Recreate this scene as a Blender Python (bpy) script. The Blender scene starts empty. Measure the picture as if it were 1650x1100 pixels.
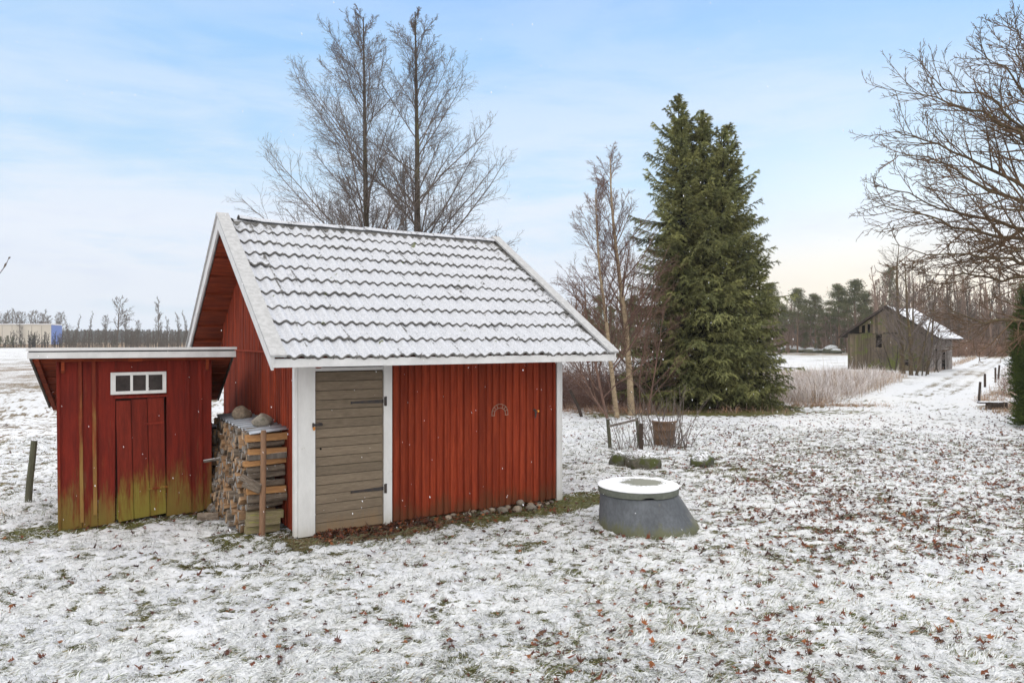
import bpy, math, random
import numpy as np
from mathutils import Vector, Matrix

random.seed(7)
RNG = np.random.default_rng(7)
R = math.radians
CH = 2.15                      # camera height (m)
FPX, CX, CY = 1156.0, 825.0, 546.0
sc = bpy.context.scene
COL = sc.collection

# ------------------------------------------------------------------ helpers
def ground_at(px, py):
    y = FPX * CH / (py - CY)
    return ((px - CX) / FPX * y, y)
def at(px, y):
    return (px - CX) / FPX * y
def hz(py, y):
    return CH - (py - CY) / FPX * y

def tag(o, label=None, cat=None, group=None, kind=None):
    if label: o['label'] = label
    if cat: o['category'] = cat
    if group: o['group'] = group
    if kind: o['kind'] = kind
    return o
def empty(name, loc=(0, 0, 0), rz=0.0, label=None, cat=None, group=None):
    o = bpy.data.objects.new(name, None)
    o.empty_display_size = 0.2
    COL.objects.link(o)
    o.location = loc
    o.rotation_euler = (0, 0, rz)
    return tag(o, label, cat, group)
def copy_tree(o, parent=None):
    c = o.copy(); COL.objects.link(c)
    if parent is not None: c.parent = parent
    for ch in list(o.children): copy_tree(ch, c)
    return c

def np_mesh(name, verts, tris=None, quads=None, col=None, mats=(), parent=None, smooth=False, fmat=None):
    """fast mesh from numpy arrays; col = per-vertex float4"""
    me = bpy.data.meshes.new(name)
    verts = np.asarray(verts, np.float32)
    nt = 0 if tris is None else len(tris); nq = 0 if quads is None else len(quads)
    me.vertices.add(len(verts)); me.vertices.foreach_set('co', verts.ravel())
    loops = []
    if nt: loops.append(np.asarray(tris, np.int32).ravel())
    if nq: loops.append(np.asarray(quads, np.int32).ravel())
    li = np.concatenate(loops)
    me.loops.add(len(li)); me.loops.foreach_set('vertex_index', li)
    me.polygons.add(nt + nq)
    st = np.concatenate([np.arange(nt) * 3, nt * 3 + np.arange(nq) * 4]).astype(np.int32)
    me.polygons.foreach_set('loop_start', st)
    if fmat is not None: me.polygons.foreach_set('material_index', np.asarray(fmat, np.int32))
    if smooth: me.polygons.foreach_set('use_smooth', np.ones(nt + nq, bool))
    if col is not None:
        a = me.attributes.new('tint', 'FLOAT_COLOR', 'POINT')
        a.data.foreach_set('color', np.asarray(col, np.float32).ravel())
    me.update(calc_edges=True)
    for m in mats: me.materials.append(m)
    o = bpy.data.objects.new(name, me); COL.objects.link(o)
    if parent is not None: o.parent = parent
    return o

class MB:
    """collects simple shapes and links them as ONE mesh"""
    def __init__(s): s.v = []; s.f = []; s.c = []; s.m = []
    def _tint(s, n, t):
        if t is None: t = random.uniform(0.8, 1.15)
        s.c += [(t, t, t, 1)] * n
    def hexa(s, p, tint=None, mi=0):
        b = len(s.v); s.v += [tuple(q) for q in p]
        for f in ((0,3,2,1),(4,5,6,7),(0,1,5,4),(1,2,6,5),(2,3,7,6),(3,0,4,7)):
            s.f.append(tuple(b + i for i in f)); s.m.append(mi)
        s._tint(8, tint)
    def box(s, x0, x1, y0, y1, z0, z1, tint=None, mi=0):
        s.hexa([(x0,y0,z0),(x1,y0,z0),(x1,y1,z0),(x0,y1,z0),(x0,y0,z1),(x1,y0,z1),(x1,y1,z1),(x0,y1,z1)], tint, mi)
    def prism(s, poly, axis, a0, a1, tint=None, mi=0):
        """poly in 2D extruded along axis 'x' (poly=(y,z)) or 'y' (poly=(x,z)) or 'z'"""
        b = len(s.v); n = len(poly)
        for a in (a0, a1):
            for p, q in poly:
                s.v.append({'x': (a, p, q), 'y': (p, a, q), 'z': (p, q, a)}[axis])
        s.f.append(tuple(b + i for i in range(n - 1, -1, -1))); s.f.append(tuple(b + n + i for i in range(n)))
        s.m += [mi, mi]
        for i in range(n):
            j = (i + 1) % n
            s.f.append((b + i, b + j, b + n + j, b + n + i)); s.m.append(mi)
        s._tint(2 * n, tint)
    def bar(s, a, b, w, h, tint=None, up=(0, 0, 1), mi=0):
        a = Vector(a); b = Vector(b); d = (b - a).normalized(); up = Vector(up)
        x = d.cross(up).normalized(); y = x.cross(d).normalized()
        x *= w / 2; y *= h / 2
        s.hexa([a - x - y, a + x - y, b + x - y, b - x - y, a - x + y, a + x + y, b + x + y, b - x + y], tint, mi)
    def tube(s, pts, rad, n=8, tint=None, cap=True, mi=0, wob=0.0):
        pts = [Vector(p) for p in pts]
        if not isinstance(rad, (list, tuple)): rad = [rad] * len(pts)
        b = len(s.v); x = None
        for k, p in enumerate(pts):
            d = (pts[min(k + 1, len(pts) - 1)] - pts[max(k - 1, 0)]).normalized()
            if x is None:
                x = d.cross(Vector((0, 0, 1)) if abs(d.z) < .9 else Vector((1, 0, 0))).normalized()
            x = (x - d * x.dot(d)).normalized(); y = d.cross(x)
            for i in range(n):
                t = 2 * math.pi * i / n; r = rad[k] * (1 + wob * random.uniform(-1, 1))
                s.v.append(tuple(p + x * r * math.cos(t) + y * r * math.sin(t)))
        for k in range(len(pts) - 1):
            for i in range(n):
                j = (i + 1) % n
                s.f.append((b + k*n + i, b + k*n + j, b + (k+1)*n + j, b + (k+1)*n + i)); s.m.append(mi)
        if cap:
            s.f.append(tuple(b + i for i in range(n - 1, -1, -1))); s.f.append(tuple(b + (len(pts)-1)*n + i for i in range(n))); s.m += [mi, mi]
        s._tint(n * len(pts), tint)
    def build(s, name, mats, parent=None, smooth=False, bevel=0, loc=None):
        me = bpy.data.meshes.new(name)
        me.from_pydata(s.v, [], s.f)
        a = me.attributes.new('tint', 'FLOAT_COLOR', 'POINT')
        a.data.foreach_set('color', np.array(s.c, np.float32).ravel())
        if not isinstance(mats, (list, tuple)): mats = [mats]
        for m in mats: me.materials.append(m)
        me.polygons.foreach_set('material_index', np.array(s.m, np.int32))
        if smooth:
            me.polygons.foreach_set('use_smooth', np.ones(len(s.f), bool))
            try: me.set_sharp_from_angle(angle=R(40))
            except Exception: pass
        me.update()
        o = bpy.data.objects.new(name, me); COL.objects.link(o)
        if parent is not None: o.parent = parent
        if loc is not None: o.location = loc
        if bevel:
            b = o.modifiers.new('edge', 'BEVEL'); b.width = bevel; b.segments = 2; b.limit_method = 'ANGLE'
        return o

# ------------------------------------------------------------------ numpy noise
_perm = np.random.default_rng(3).random(4096)
def vnoise(x, y):
    xi = np.floor(x).astype(np.int64); yi = np.floor(y).astype(np.int64)
    fx = x - xi; fy = y - yi
    fx = fx*fx*(3-2*fx); fy = fy*fy*(3-2*fy)
    h = lambda a, b: _perm[(a * 73856093 ^ b * 19349663) & 4095]
    return (h(xi,yi)*(1-fx)+h(xi+1,yi)*fx)*(1-fy)+(h(xi,yi+1)*(1-fx)+h(xi+1,yi+1)*fx)*fy
def fbm(x, y, o=4):
    s = 0; a = .5
    for k in range(o):
        s = s + a * vnoise(x * 2**k + 17.3*k, y * 2**k + 5.1*k); a *= .5
    return s
def sstep(a, b, x):
    t = np.clip((x - a) / (b - a), 0, 1); return t*t*(3-2*t)

# ------------------------------------------------------------------ materials
def nodes(name):
    m = bpy.data.materials.new(name); m.use_nodes = True
    nt = m.node_tree; nt.nodes.clear()
    out = nt.nodes.new('ShaderNodeOutputMaterial'); b = nt.nodes.new('ShaderNodeBsdfPrincipled')
    nt.links.new(b.outputs[0], out.inputs[0])
    return m, nt, b
class NG:
    def __init__(s, nt): s.nt = nt; s.tc = nt.nodes.new('ShaderNodeTexCoord')
    def L(s, a, b): s.nt.links.new(a, b)
    def val(s, inp, v):
        if hasattr(v, 'is_output') or isinstance(v, bpy.types.NodeSocket): s.L(v, inp)
        else:
            if isinstance(v, tuple) and len(v) == 3 and len(inp.default_value) == 4: v = (*v, 1)
            inp.default_value = v
    def math(s, op, a, b=0.0, clamp=False):
        n = s.nt.nodes.new('ShaderNodeMath'); n.operation = op; n.use_clamp = clamp
        s.val(n.inputs[0], a); s.val(n.inputs[1], b); return n.outputs[0]
    def mapping(s, scale, coord='Object', rot=(0,0,0)):
        m = s.nt.nodes.new('ShaderNodeMapping'); m.inputs['Scale'].default_value = scale
        m.inputs['Rotation'].default_value = rot
        if coord == 'Position':
            g = s.nt.nodes.new('ShaderNodeNewGeometry'); s.L(g.outputs['Position'], m.inputs[0])
        else: s.L(s.tc.outputs[coord], m.inputs[0])
        return m.outputs[0]
    def noise(s, vec, scale=1.0, detail=4, rough=.6, dist=0.0):
        n = s.nt.nodes.new('ShaderNodeTexNoise'); s.L(vec, n.inputs['Vector'])
        n.inputs['Scale'].default_value = scale; n.inputs['Detail'].default_value = detail
        n.inputs['Roughness'].default_value = rough; n.inputs['Distortion'].default_value = dist
        return n.outputs[0]
    def ramp(s, f, a, b, lo=0.0, hi=1.0):
        n = s.nt.nodes.new('ShaderNodeMapRange'); n.interpolation_type = 'SMOOTHSTEP'
        s.val(n.inputs[0], f)
        s.val(n.inputs[1], a); s.val(n.inputs[2], b); s.val(n.inputs[3], lo); s.val(n.inputs[4], hi)
        return n.outputs[0]
    def mix(s, f, a, b, mode='MIX'):
        n = s.nt.nodes.new('ShaderNodeMix'); n.data_type = 'RGBA'; n.blend_type = mode
        s.val(n.inputs[0], f); s.val(n.inputs[6], a); s.val(n.inputs[7], b); return n.outputs[2]
    def attr(s, name='tint'):
        n = s.nt.nodes.new('ShaderNodeAttribute'); n.attribute_name = name; return n
    def normz(s):
        g = s.nt.nodes.new('ShaderNodeNewGeometry'); x = s.nt.nodes.new('ShaderNodeSeparateXYZ')
        s.L(g.outputs['Normal'], x.inputs[0]); return x.outputs[2]
    def sep(s, v):
        x = s.nt.nodes.new('ShaderNodeSeparateXYZ'); s.L(v, x.inputs[0]); return x.outputs
    def bump(s, h, strength, dist, bsdf):
        n = s.nt.nodes.new('ShaderNodeBump'); n.inputs['Strength'].default_value = strength
        n.inputs['Distance'].default_value = dist; s.L(h, n.inputs['Height']); s.L(n.outputs[0], bsdf.inputs['Normal'])

SNOW = (0.80, 0.81, 0.84)
def mat(name, c1, c2, stretch=(1,1,1), scale=4.0, rough=.8, spots=None, snow=None, low=None, bump=.3, bdist=.01, coord='Object', spec=.3, fine=None, tint=True):
    """two-tone weathered surface. spots=(colour, lo, hi, scale); snow=(noise lo, hi, min normal z);
    low=(colour, z0, z1, strength) algae / dirt growing up from the foot"""
    m, nt, b = nodes(name); g = NG(nt)
    v = g.mapping(stretch, coord)
    n = g.noise(v, scale, 6, .65)
    c = g.mix(g.ramp(n, .32, .68), c1, c2)
    if fine:
        n3 = g.noise(v, scale * fine, 3, .6)
        c = g.mix(g.ramp(n3, .25, .75, 0.0, .55), c, tuple(x * .45 for x in c1))
    if tint:
        c = g.mix(1.0, c, g.attr().outputs['Color'], 'MULTIPLY')
    if spots:
        sp = spots if isinstance(spots, list) else [spots]
        for k, (sc_, lo, hi, ss) in enumerate(sp):
            n2 = g.noise(g.mapping(stretch if len(sp) == 1 else (1,1,1), coord, rot=(k, 0, k)), ss, 5, .7)
            c = g.mix(g.ramp(n2, lo, hi), c, sc_)
    if low:
        lc, z0, z1, st = low
        z = g.sep(g.mapping((1,1,1), 'Object'))[2]
        nn = g.noise(g.mapping((6,6,1.2), 'Object'), 1.0, 4)
        nf = g.noise(g.mapping((60,60,5), 'Object'), 1.0, 5, .7)
        zz = g.math('ADD', z, g.math('MULTIPLY', g.math('SUBTRACT', nn, .5), (z1 - z0) * 2.2))
        zz = g.math('ADD', zz, g.math('MULTIPLY', g.math('SUBTRACT', nf, .5), (z1 - z0) * 1.6))
        c = g.mix(g.ramp(zz, z0, z1, st, 0.0), c, lc)
    if snow:
        lo, hi, nz = snow
        n4 = g.noise(g.mapping((1,1,1), coord), 28.0, 5, .7)
        f = g.math('MULTIPLY', g.ramp(n4, lo, hi), g.ramp(g.normz(), nz, min(nz + .25, .999)))
        c = g.mix(f, c, SNOW)
    g.L(c, b.inputs['Base Color']) if not isinstance(c, tuple) else None
    b.inputs['Roughness'].default_value = rough
    b.inputs['Specular IOR Level'].default_value = spec*.6
    if bump: g.bump(n, bump, bdist, b)
    return m

M = {}
M['red'] = mat('falu_red_paint', (.325,.050,.018), (.19,.025,.010), (9,9,.6), 3.0, .85, fine=6, spots=((.15,.026,.014), .60, .78, 2.2), low=((.10,.045,.02), .0, .28, .75))
M['red_dark'] = mat('falu_red_soffit', (.30,.055,.018), (.12,.020,.009), (.8,6,6), 3.0, .9, fine=5)
M['red_gable'] = mat('falu_red_gable', (.32,.048,.017), (.10,.014,.008), (9,9,.5), 4.0, .85, fine=7, spots=((.045,.022,.016), .62, .78, 1.3))
M['red_old'] = mat('old_red_boards', (.21,.022,.012), (.105,.012,.008), (8,8,.7), 2.6, .85, fine=6, spots=((.13,.055,.028), .58, .74, 1.6), low=((.19,.15,.035), -.05, .62, .80))
M['red_old_bare'] = mat('old_batten_wood', (.24,.040,.018), (.13,.024,.012), (8,8,.9), 2.4, .85, fine=5, low=((.27,.17,.05), .25, 1.35, .9))
M['red_door'] = mat('old_red_door', (.20,.024,.012), (.11,.014,.008), (8,8,.8), 2.4, .8, fine=5, low=((.22,.20,.035), -.05, .60, .82))
M['white'] = mat('white_paint', (.68,.67,.65), (.60,.59,.57), (3,3,1), 3.0, .6, spots=[((.40,.37,.33), .66, .72, 9.0), ((.30,.27,.23), .70, .74, 26.0)], snow=(.3,.5,.8), low=((.50,.47,.40), .0, .15, .5), tint=True)
M['white_trim'] = mat('white_trim', (.64,.63,.62), (.55,.54,.53), (2,2,2), 3.0, .6, spots=[((.42,.40,.37), .66, .73, 7.0), ((.30,.28,.25), .71, .75, 24.0)], snow=(.25,.42,.45))
M['door_paint'] = mat('taupe_door_paint', (.235,.182,.128), (.18,.138,.096), (1.2,5,14), 2.5, .75, fine=4, spots=((.27,.23,.18), .66, .75, 3.0), low=((.24,.16,.09), .0, .22, .8))
M['cap'] = mat('barge_cap_paint', (.46,.455,.45), (.36,.355,.35), (2,2,2), 9.0, .7, spots=((.20,.19,.17), .64, .71, 22), bump=.4)
M['iron'] = mat('black_iron', (.035,.035,.038), (.06,.045,.038), (1,1,1), 20, .5, bump=.15)
M['rust'] = mat('orange_tag', (.62,.26,.05), (.45,.18,.05), (1,1,1), 20, .5)
M['glass'] = mat('dark_window_glass', (.020,.014,.012), (.045,.034,.030), (1,1,1), 7, .15, spec=.35, bump=0, tint=False)
M['pole'] = mat('debarked_pole', (.30,.17,.10), (.20,.12,.075), (10,10,1), 3, .75, fine=5, snow=(.4,.55,.8))
M['post'] = mat('green_grey_post', (.13,.13,.085), (.09,.085,.06), (10,10,1.2), 3, .9, fine=5, snow=(.3,.5,.7))
M['greywood'] = mat('weathered_grey_wood', (.20,.175,.15), (.12,.10,.085), (5,5,.5), 3, .95, fine=5, snow=(.35,.55,.75))
M['rock'] = mat('field_stone', (.32,.27,.21), (.18,.155,.125), (1,1,1), 9, .95, fine=4, spots=((.12,.12,.06), .58, .70, 7), bump=.6, bdist=.015)
M['rock_snow'] = mat('snowy_stone', (.15,.14,.11), (.065,.065,.05), (1,1,1), 9, .95, fine=4, spots=((.075,.085,.03), .46, .60, 6), snow=(.42,.54,.50), bump=.8, bdist=.03)
M['tin'] = mat('corrugated_tin', (.62,.66,.72), (.48,.52,.58), (1,1,1), 12, .5, snow=(.55,.62,.95), spec=.4)
M['bark'] = mat('grey_bark', (.10,.082,.062), (.055,.046,.036), (6,6,1.5), 3, .95, fine=4, spots=((.13,.125,.05), .52, .68, 1.6), tint=False)
M['twig'] = mat('dark_twigs', (.18,.145,.125), (.12,.098,.088), (1,1,1), 3, .95, bump=0, tint=False)
M['oakbark'] = mat('oak_bark', (.15,.11,.065), (.08,.058,.036), (4,4,2), 3, .95, fine=4, spots=((.19,.17,.06), .55, .70, 2.0), tint=False)
M['oaktwig'] = mat('oak_twigs', (.15,.095,.055), (.095,.062,.040), (1,1,1), 3, .95, bump=0, tint=False)
M['birch'] = mat('birch_bark', (.40,.31,.20), (.26,.19,.12), (2,2,5), 3, .8, spots=((.045,.038,.03), .58, .64, 5), tint=False)
M['birchtwig'] = mat('birch_twigs', (.19,.115,.085), (.13,.08,.065), (1,1,1), 3, .95, bump=0, tint=False)
M['needles'] = mat('spruce_needles', (.29,.295,.115), (.155,.18,.080), (1,1,1), 2.0, .75, coord='Position', spots=((.14,.115,.045), .66, .80, 1.2), snow=(.60,.70,.82), tint=True, bump=0)
M['hedgeneedles'] = mat('hedge_needles', (.115,.155,.030), (.065,.10,.022), (1,1,1), 2.5, .75, coord='Position', spots=((.13,.085,.03), .64, .76, 2.2), snow=(.56,.66,.75), tint=False, bump=0)
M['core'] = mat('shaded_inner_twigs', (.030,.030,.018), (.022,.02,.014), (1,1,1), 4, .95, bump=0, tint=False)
M['pineneedles'] = mat('pine_needles', (.13,.135,.055), (.09,.10,.045), (1,1,1), .5, .8, coord='Position', tint=False, bump=0)
M['pinebark'] = mat('pine_bark', (.20,.12,.075), (.12,.085,.06), (1,1,1), .6, .9, tint=False, bump=0)
M['fartwig'] = mat('far_bare_twigs', (.125,.098,.075), (.09,.072,.058), (1,1,1), .3, .9, coord='Position', bump=0, tint=False)
M['purpletwig'] = mat('brush_twigs', (.23,.14,.11), (.14,.085,.075), (1,1,1), 1.0, .9, coord='Position', bump=0, tint=True, spots=((.55,.50,.50), .56, .66, 9))
M['concrete'] = mat('grey_concrete', (.150,.160,.175), (.105,.112,.122), (1,1,.6), 3.2, .85, fine=9, spots=((.22,.205,.16), .60, .76, 2.6), low=((.13,.13,.06), .0, .14, .8), bump=.25, bdist=.006)
M['lid'] = mat('green_grey_lid', (.16,.17,.14), (.12,.13,.11), (1,1,1), 4, .8, fine=6)
M['barrel'] = mat('rusty_brown_barrel', (.27,.165,.10), (.16,.10,.065), (4,4,1), 3, .7, fine=5)
M['barn'] = mat('barn_boards', (.20,.155,.105), (.115,.088,.062), (3.5,3.5,.35), 2.2, .95, fine=5, spots=[((.115,.125,.035), .50, .64, .55), ((.10,.115,.03), .55, .66, 1.3)])
M['barn_dark'] = mat('barn_dark_wood', (.075,.055,.045), (.045,.035,.03), (3,3,1), 3, .95)
M['barn_grey'] = mat('barn_silver_boards', (.30,.27,.25), (.19,.17,.155), (4,4,.4), 2.4, .95, fine=5)
M['black'] = mat('dark_interior', (.012,.010,.009), (.02,.016,.014), (1,1,1), 3, 1.0, bump=0, tint=False, spec=0)
M['panel'] = mat('pale_wall_panels', (.62,.58,.50), (.58,.54,.47), (1,1,1), .2, .7, tint=False, bump=0)
M['blue'] = mat('blue_wall_panels', (.055,.15,.50), (.05,.13,.44), (1,1,1), .2, .6, tint=False, bump=0)
M['snowcap'] = mat('snow_cover', SNOW, (.74,.75,.78), (1,1,1), 6, .8, tint=False, bump=.3, bdist=.01)

# leaf / blade / log materials read their colour from the mesh
def tint_mat(name, rough=.8, noise=0.0, snow=None, spec=.2, nscale=20):
    m, nt, b = nodes(name); g = NG(nt)
    c = g.attr().outputs['Color']
    if noise:
        n = g.noise(g.mapping((1,1,1)), nscale, 4)
        c = g.mix(g.ramp(n, .3, .7, 0.0, noise), c, (.02,.015,.01))
    if snow:
        n4 = g.noise(g.mapping((1,1,1), 'Position'), snow[3], 3, .6)
        f = g.math('MULTIPLY', g.ramp(n4, snow[0], snow[1]), g.ramp(g.normz(), snow[2], min(.99, snow[2] + .3)))
        c = g.mix(f, c, SNOW)
    g.L(c, b.inputs['Base Color']); b.inputs['Roughness'].default_value = rough
    b.inputs['Specular IOR Level'].default_value = spec
    return m
M['blade'] = tint_mat('frosted_grass', .8)
M['leaf'] = tint_mat('fallen_leaf', .7, noise=.35, snow=(.66, .74, .5, 45))
M['drygrass'] = tint_mat('dry_grass', .85)
M['flake'] = tint_mat('snowflake', .6)

# log: bark, split wood and end grain
M['logbark'] = mat('log_bark', (.24,.19,.145), (.10,.078,.062), (2,10,10), 3, .95, fine=4, spots=((.30,.27,.23), .60, .68, 8), snow=(.55,.68,.6), bump=.6, bdist=.01)
M['logsplit'] = mat('split_wood', (.42,.25,.13), (.26,.17,.11), (1.5,9,9), 3, .85, fine=4, snow=(.60,.72,.7))
M['logend'] = mat('log_end_grain', (.52,.36,.22), (.27,.20,.15), (1,1,1), 9, .9, fine=4, tint=True)
M['logend_grey'] = mat('log_end_grey', (.38,.355,.33), (.17,.155,.14), (1,1,1), 11, .9, fine=4, tint=True)
M['plankfresh'] = mat('fresh_plank', (.50,.27,.11), (.38,.19,.085), (1.5,9,9), 3, .8, fine=4)
M['plankmoss'] = mat('mossy_plank', (.32,.26,.16), (.22,.19,.10), (1.5,9,9), 3, .8, fine=4, spots=((.30,.31,.07), .56, .70, 6))

# roof tiles: grey concrete under a thin dusting of snow
def tile_mat():
    m, nt, b = nodes('snowy_roof_tiles'); g = NG(nt)
    v = g.mapping((1,1,1))
    n = g.noise(v, 55, 4, .7); n2 = g.noise(g.mapping((1,1,1), rot=(0,0,1)), 7, 5, .75)
    tile = g.mix(g.ramp(n2, .3, .7), (.10,.095,.09), (.17,.16,.145))
    thick = g.math('ADD', g.math('MULTIPLY', n, .42), g.math('MULTIPLY', n2, .80))
    at_ = g.attr().outputs['Color']; x = nt.nodes.new('ShaderNodeSeparateColor'); g.L(at_, x.inputs[0])
    thick = g.math('ADD', thick, x.outputs[0])
    f = g.math('MULTIPLY', g.ramp(thick, .40, .49), g.ramp(g.normz(), .35, .62))
    sn = g.mix(g.ramp(n, .35, .65), (.42,.43,.46), (.58,.585,.61))
    c = g.mix(f, tile, sn)
    moss = g.ramp(g.noise(g.mapping((1,1,1), rot=(2,1,0)), 5.5, 3, .6), .70, .74)
    c = g.mix(moss, c, (.13,.14,.07))
    g.L(c, b.inputs['Base Color']); b.inputs['Roughness'].default_value = .75
    g.bump(g.math('ADD', n, g.math('MULTIPLY', f, .5)), .5, .006, b)
    return m
M['tiles'] = tile_mat()

# ground: snow over grass; attribute tint = (snow cover, green, brown)
def ground_mat():
    m, nt, b = nodes('frosty_ground'); g = NG(nt)
    a = nt.nodes.new('ShaderNodeSeparateColor'); g.L(g.attr().outputs['Color'], a.inputs[0])
    cov, green, brown = a.outputs[0], a.outputs[1], a.outputs[2]
    p = g.mapping((1,1,1), 'Position')
    n1 = g.noise(g.mapping((1,1.5,1), 'Position'), 17, 6, .72, .6)
    n2 = g.noise(p, 1.6, 4, .6); n3 = g.noise(g.mapping((1.6,1,1), 'Position', rot=(0,0,.5)), 60, 4, .7)
    n5 = g.noise(p, .12, 5, .6)
    soil = g.mix(g.ramp(n1, .35, .65), (.030,.034,.016), (.085,.078,.042))
    soil = g.mix(g.math('MULTIPLY', green, .9), soil, g.mix(g.ramp(n3,.3,.7), (.16,.165,.040), (.07,.080,.022)))
    soil = g.mix(g.math('MULTIPLY', brown, .95), soil, g.mix(g.ramp(n3,.3,.7), (.26,.17,.095), (.13,.080,.045)))
    sn = g.mix(g.ramp(n2, .3, .7), (.74,.75,.785), (.82,.82,.82))
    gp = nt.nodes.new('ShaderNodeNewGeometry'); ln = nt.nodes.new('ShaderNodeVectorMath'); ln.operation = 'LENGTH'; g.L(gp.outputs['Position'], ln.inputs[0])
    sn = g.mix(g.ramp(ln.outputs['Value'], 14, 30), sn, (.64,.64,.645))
    sn = g.mix(g.math('MULTIPLY', g.ramp(n5, .45, .7), .25), sn, (.72,.70,.64))
    n6 = g.noise(g.mapping((1,1.7,1), 'Position', rot=(0,0,.2)), 5.0, 3, .6)
    n1 = g.math('ADD', g.math('MULTIPLY', n1, .72), g.math('MULTIPLY', n6, .28))
    t = g.math('ADD', g.math('ADD', g.math('MULTIPLY', n1, .62), g.math('MULTIPLY', n3, .26)), g.math('MULTIPLY', n2, .22))
    fl = g.noise(g.mapping((1,1,1), 'Position'), 2.6, 5, .75)
    t = g.math('ADD', g.math('MULTIPLY', t, .86), g.math('MULTIPLY', fl, .14))
    th = g.math('SUBTRACT', .885, g.math('MULTIPLY', cov, .62))
    f = g.ramp(g.math('SUBTRACT', t, th), -.035, .035)
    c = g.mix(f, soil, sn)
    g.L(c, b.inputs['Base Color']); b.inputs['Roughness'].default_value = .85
    b.inputs['Specular IOR Level'].default_value = .2
    g.bump(g.math('ADD', n1, g.math('MULTIPLY', n3, .6)), .7, .03, b)
    return m
M['ground'] = ground_mat()

# ------------------------------------------------------------------ terrain
SH0 = np.array([-2.331, 7.811]); SHA = 0.553
SU = np.array([math.cos(SHA), math.sin(SHA)]); SV = np.array([-math.sin(SHA), math.cos(SHA)])
SW, SD = 3.493, 4.276
PR0 = np.array([-5.115, 8.10]); PRA = R(33.4)
PU = np.array([math.cos(PRA), math.sin(PRA)]); PB = R(27.5)
PV = np.array([-math.sin(PB), math.cos(PB)])
def shed_local(x, y):
    dx = x - SH0[0]; dy = y - SH0[1]
    return dx*SU[0] + dy*SU[1], dx*SV[0] + dy*SV[1]
# centre line of the drive, y -> (x, halfwidth)
DR = np.array([(14,9.0,3.6),(17,9.5,3.2),(20,10.8,2.3),(22,12.2,1.6),(26,14.7,1.7),(32,19.3,1.8),(40,25.1,1.9),(50,32.2,1.9),(66,44,2.1),(100,68,3.3),(118,80,3.8)])
def drive(x, y):
    cx = np.interp(y, DR[:,0], DR[:,1]); hw = np.interp(y, DR[:,0], DR[:,2])
    return (x - cx), hw, sstep(15, 23, y)
def tuft_h(x, y):
    """small-scale relief of snowy grass tufts, 0..1"""
    wx = x + .06*vnoise(x*6+3, y*6); wy = y + .06*vnoise(x*6, y*6+9)
    return np.clip(.5*vnoise(wx*9+wy*3, wy*13-wx*2) + .32*vnoise(wx*22+wy*7, wy*31) + .18*vnoise(wx*50, wy*60), 0, 1)
def ghm(x, y):
    """height of the ground"""
    r = np.hypot(x, y)
    amp = np.clip(r / 30, 0, 1)
    z = (fbm(x*.35, y*.35, 3) - .45) * .10 * np.clip((r-9)/12, 0, 1)
    z += (fbm(x*.03+9, y*.03, 3) - .45) * .35 * np.clip((r-70)/150, 0, 1)
    s, t = shed_local(x, y)
    near = 1 - sstep(18, 30, r)
    z += near * (fbm(x*2.2, y*2.2, 2) - .4) * .035
    z += near * (tuft_h(x, y) - .5) * .062
    d, hw, on = drive(x, y)
    rut = np.exp(-((np.abs(d) - .75)/.22)**2) * on * (1-sstep(60,90,r))
    z -= rut * .05
    # grassy banks beside the drive
    bank = np.exp(-((d - hw - 1.6)/1.2)**2) * sstep(20, 24, y) * (1-sstep(46,60,y))
    z += bank * .16
    return z - .012
def gh1(x, y): return float(ghm(np.array([x]), np.array([y]))[0])

def tallgrass_mask(x, y):
    """the frosted weeds between the lawn and the barn, and right of the drive"""
    d, hw, on = drive(x, y)
    lo = 23.4 + .9*(fbm(x*.5, y*0+3, 2)-.5)*2
    m = sstep(lo, lo+1.5, y) * (1 - sstep(38, 45, y)) * sstep(8.0, 9.0, x - 0*y) * (1 - sstep(-hw-2.2, -hw-.6, d + (fbm(x*.5,y*.5,2)-.5)*2)) * (1 - sstep(.50, .56, x/np.maximum(y,1)))
    return m
def right_mask(x, y):
    d, hw, on = drive(x, y)
    return sstep(hw+.2, hw+1.0, d) * sstep(18.5, 20, y + (fbm(x, y, 2)-.5)*3) * (1 - sstep(55, 70, y))
def brush_mask(x, y):
    return sstep(20.6, 21.6, y + .25*(x-2) + (fbm(x*.7, y*.7, 2)-.5)) * (1 - sstep(27, 30, y)) * sstep(-3.5, -1, x) * (1 - sstep(4.5, 5.5, x))
def spruce_ring(x, y):
    return 1 - sstep(2.0, 3.4, np.hypot((x-6.0), (y-22.8)*1.0))

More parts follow.
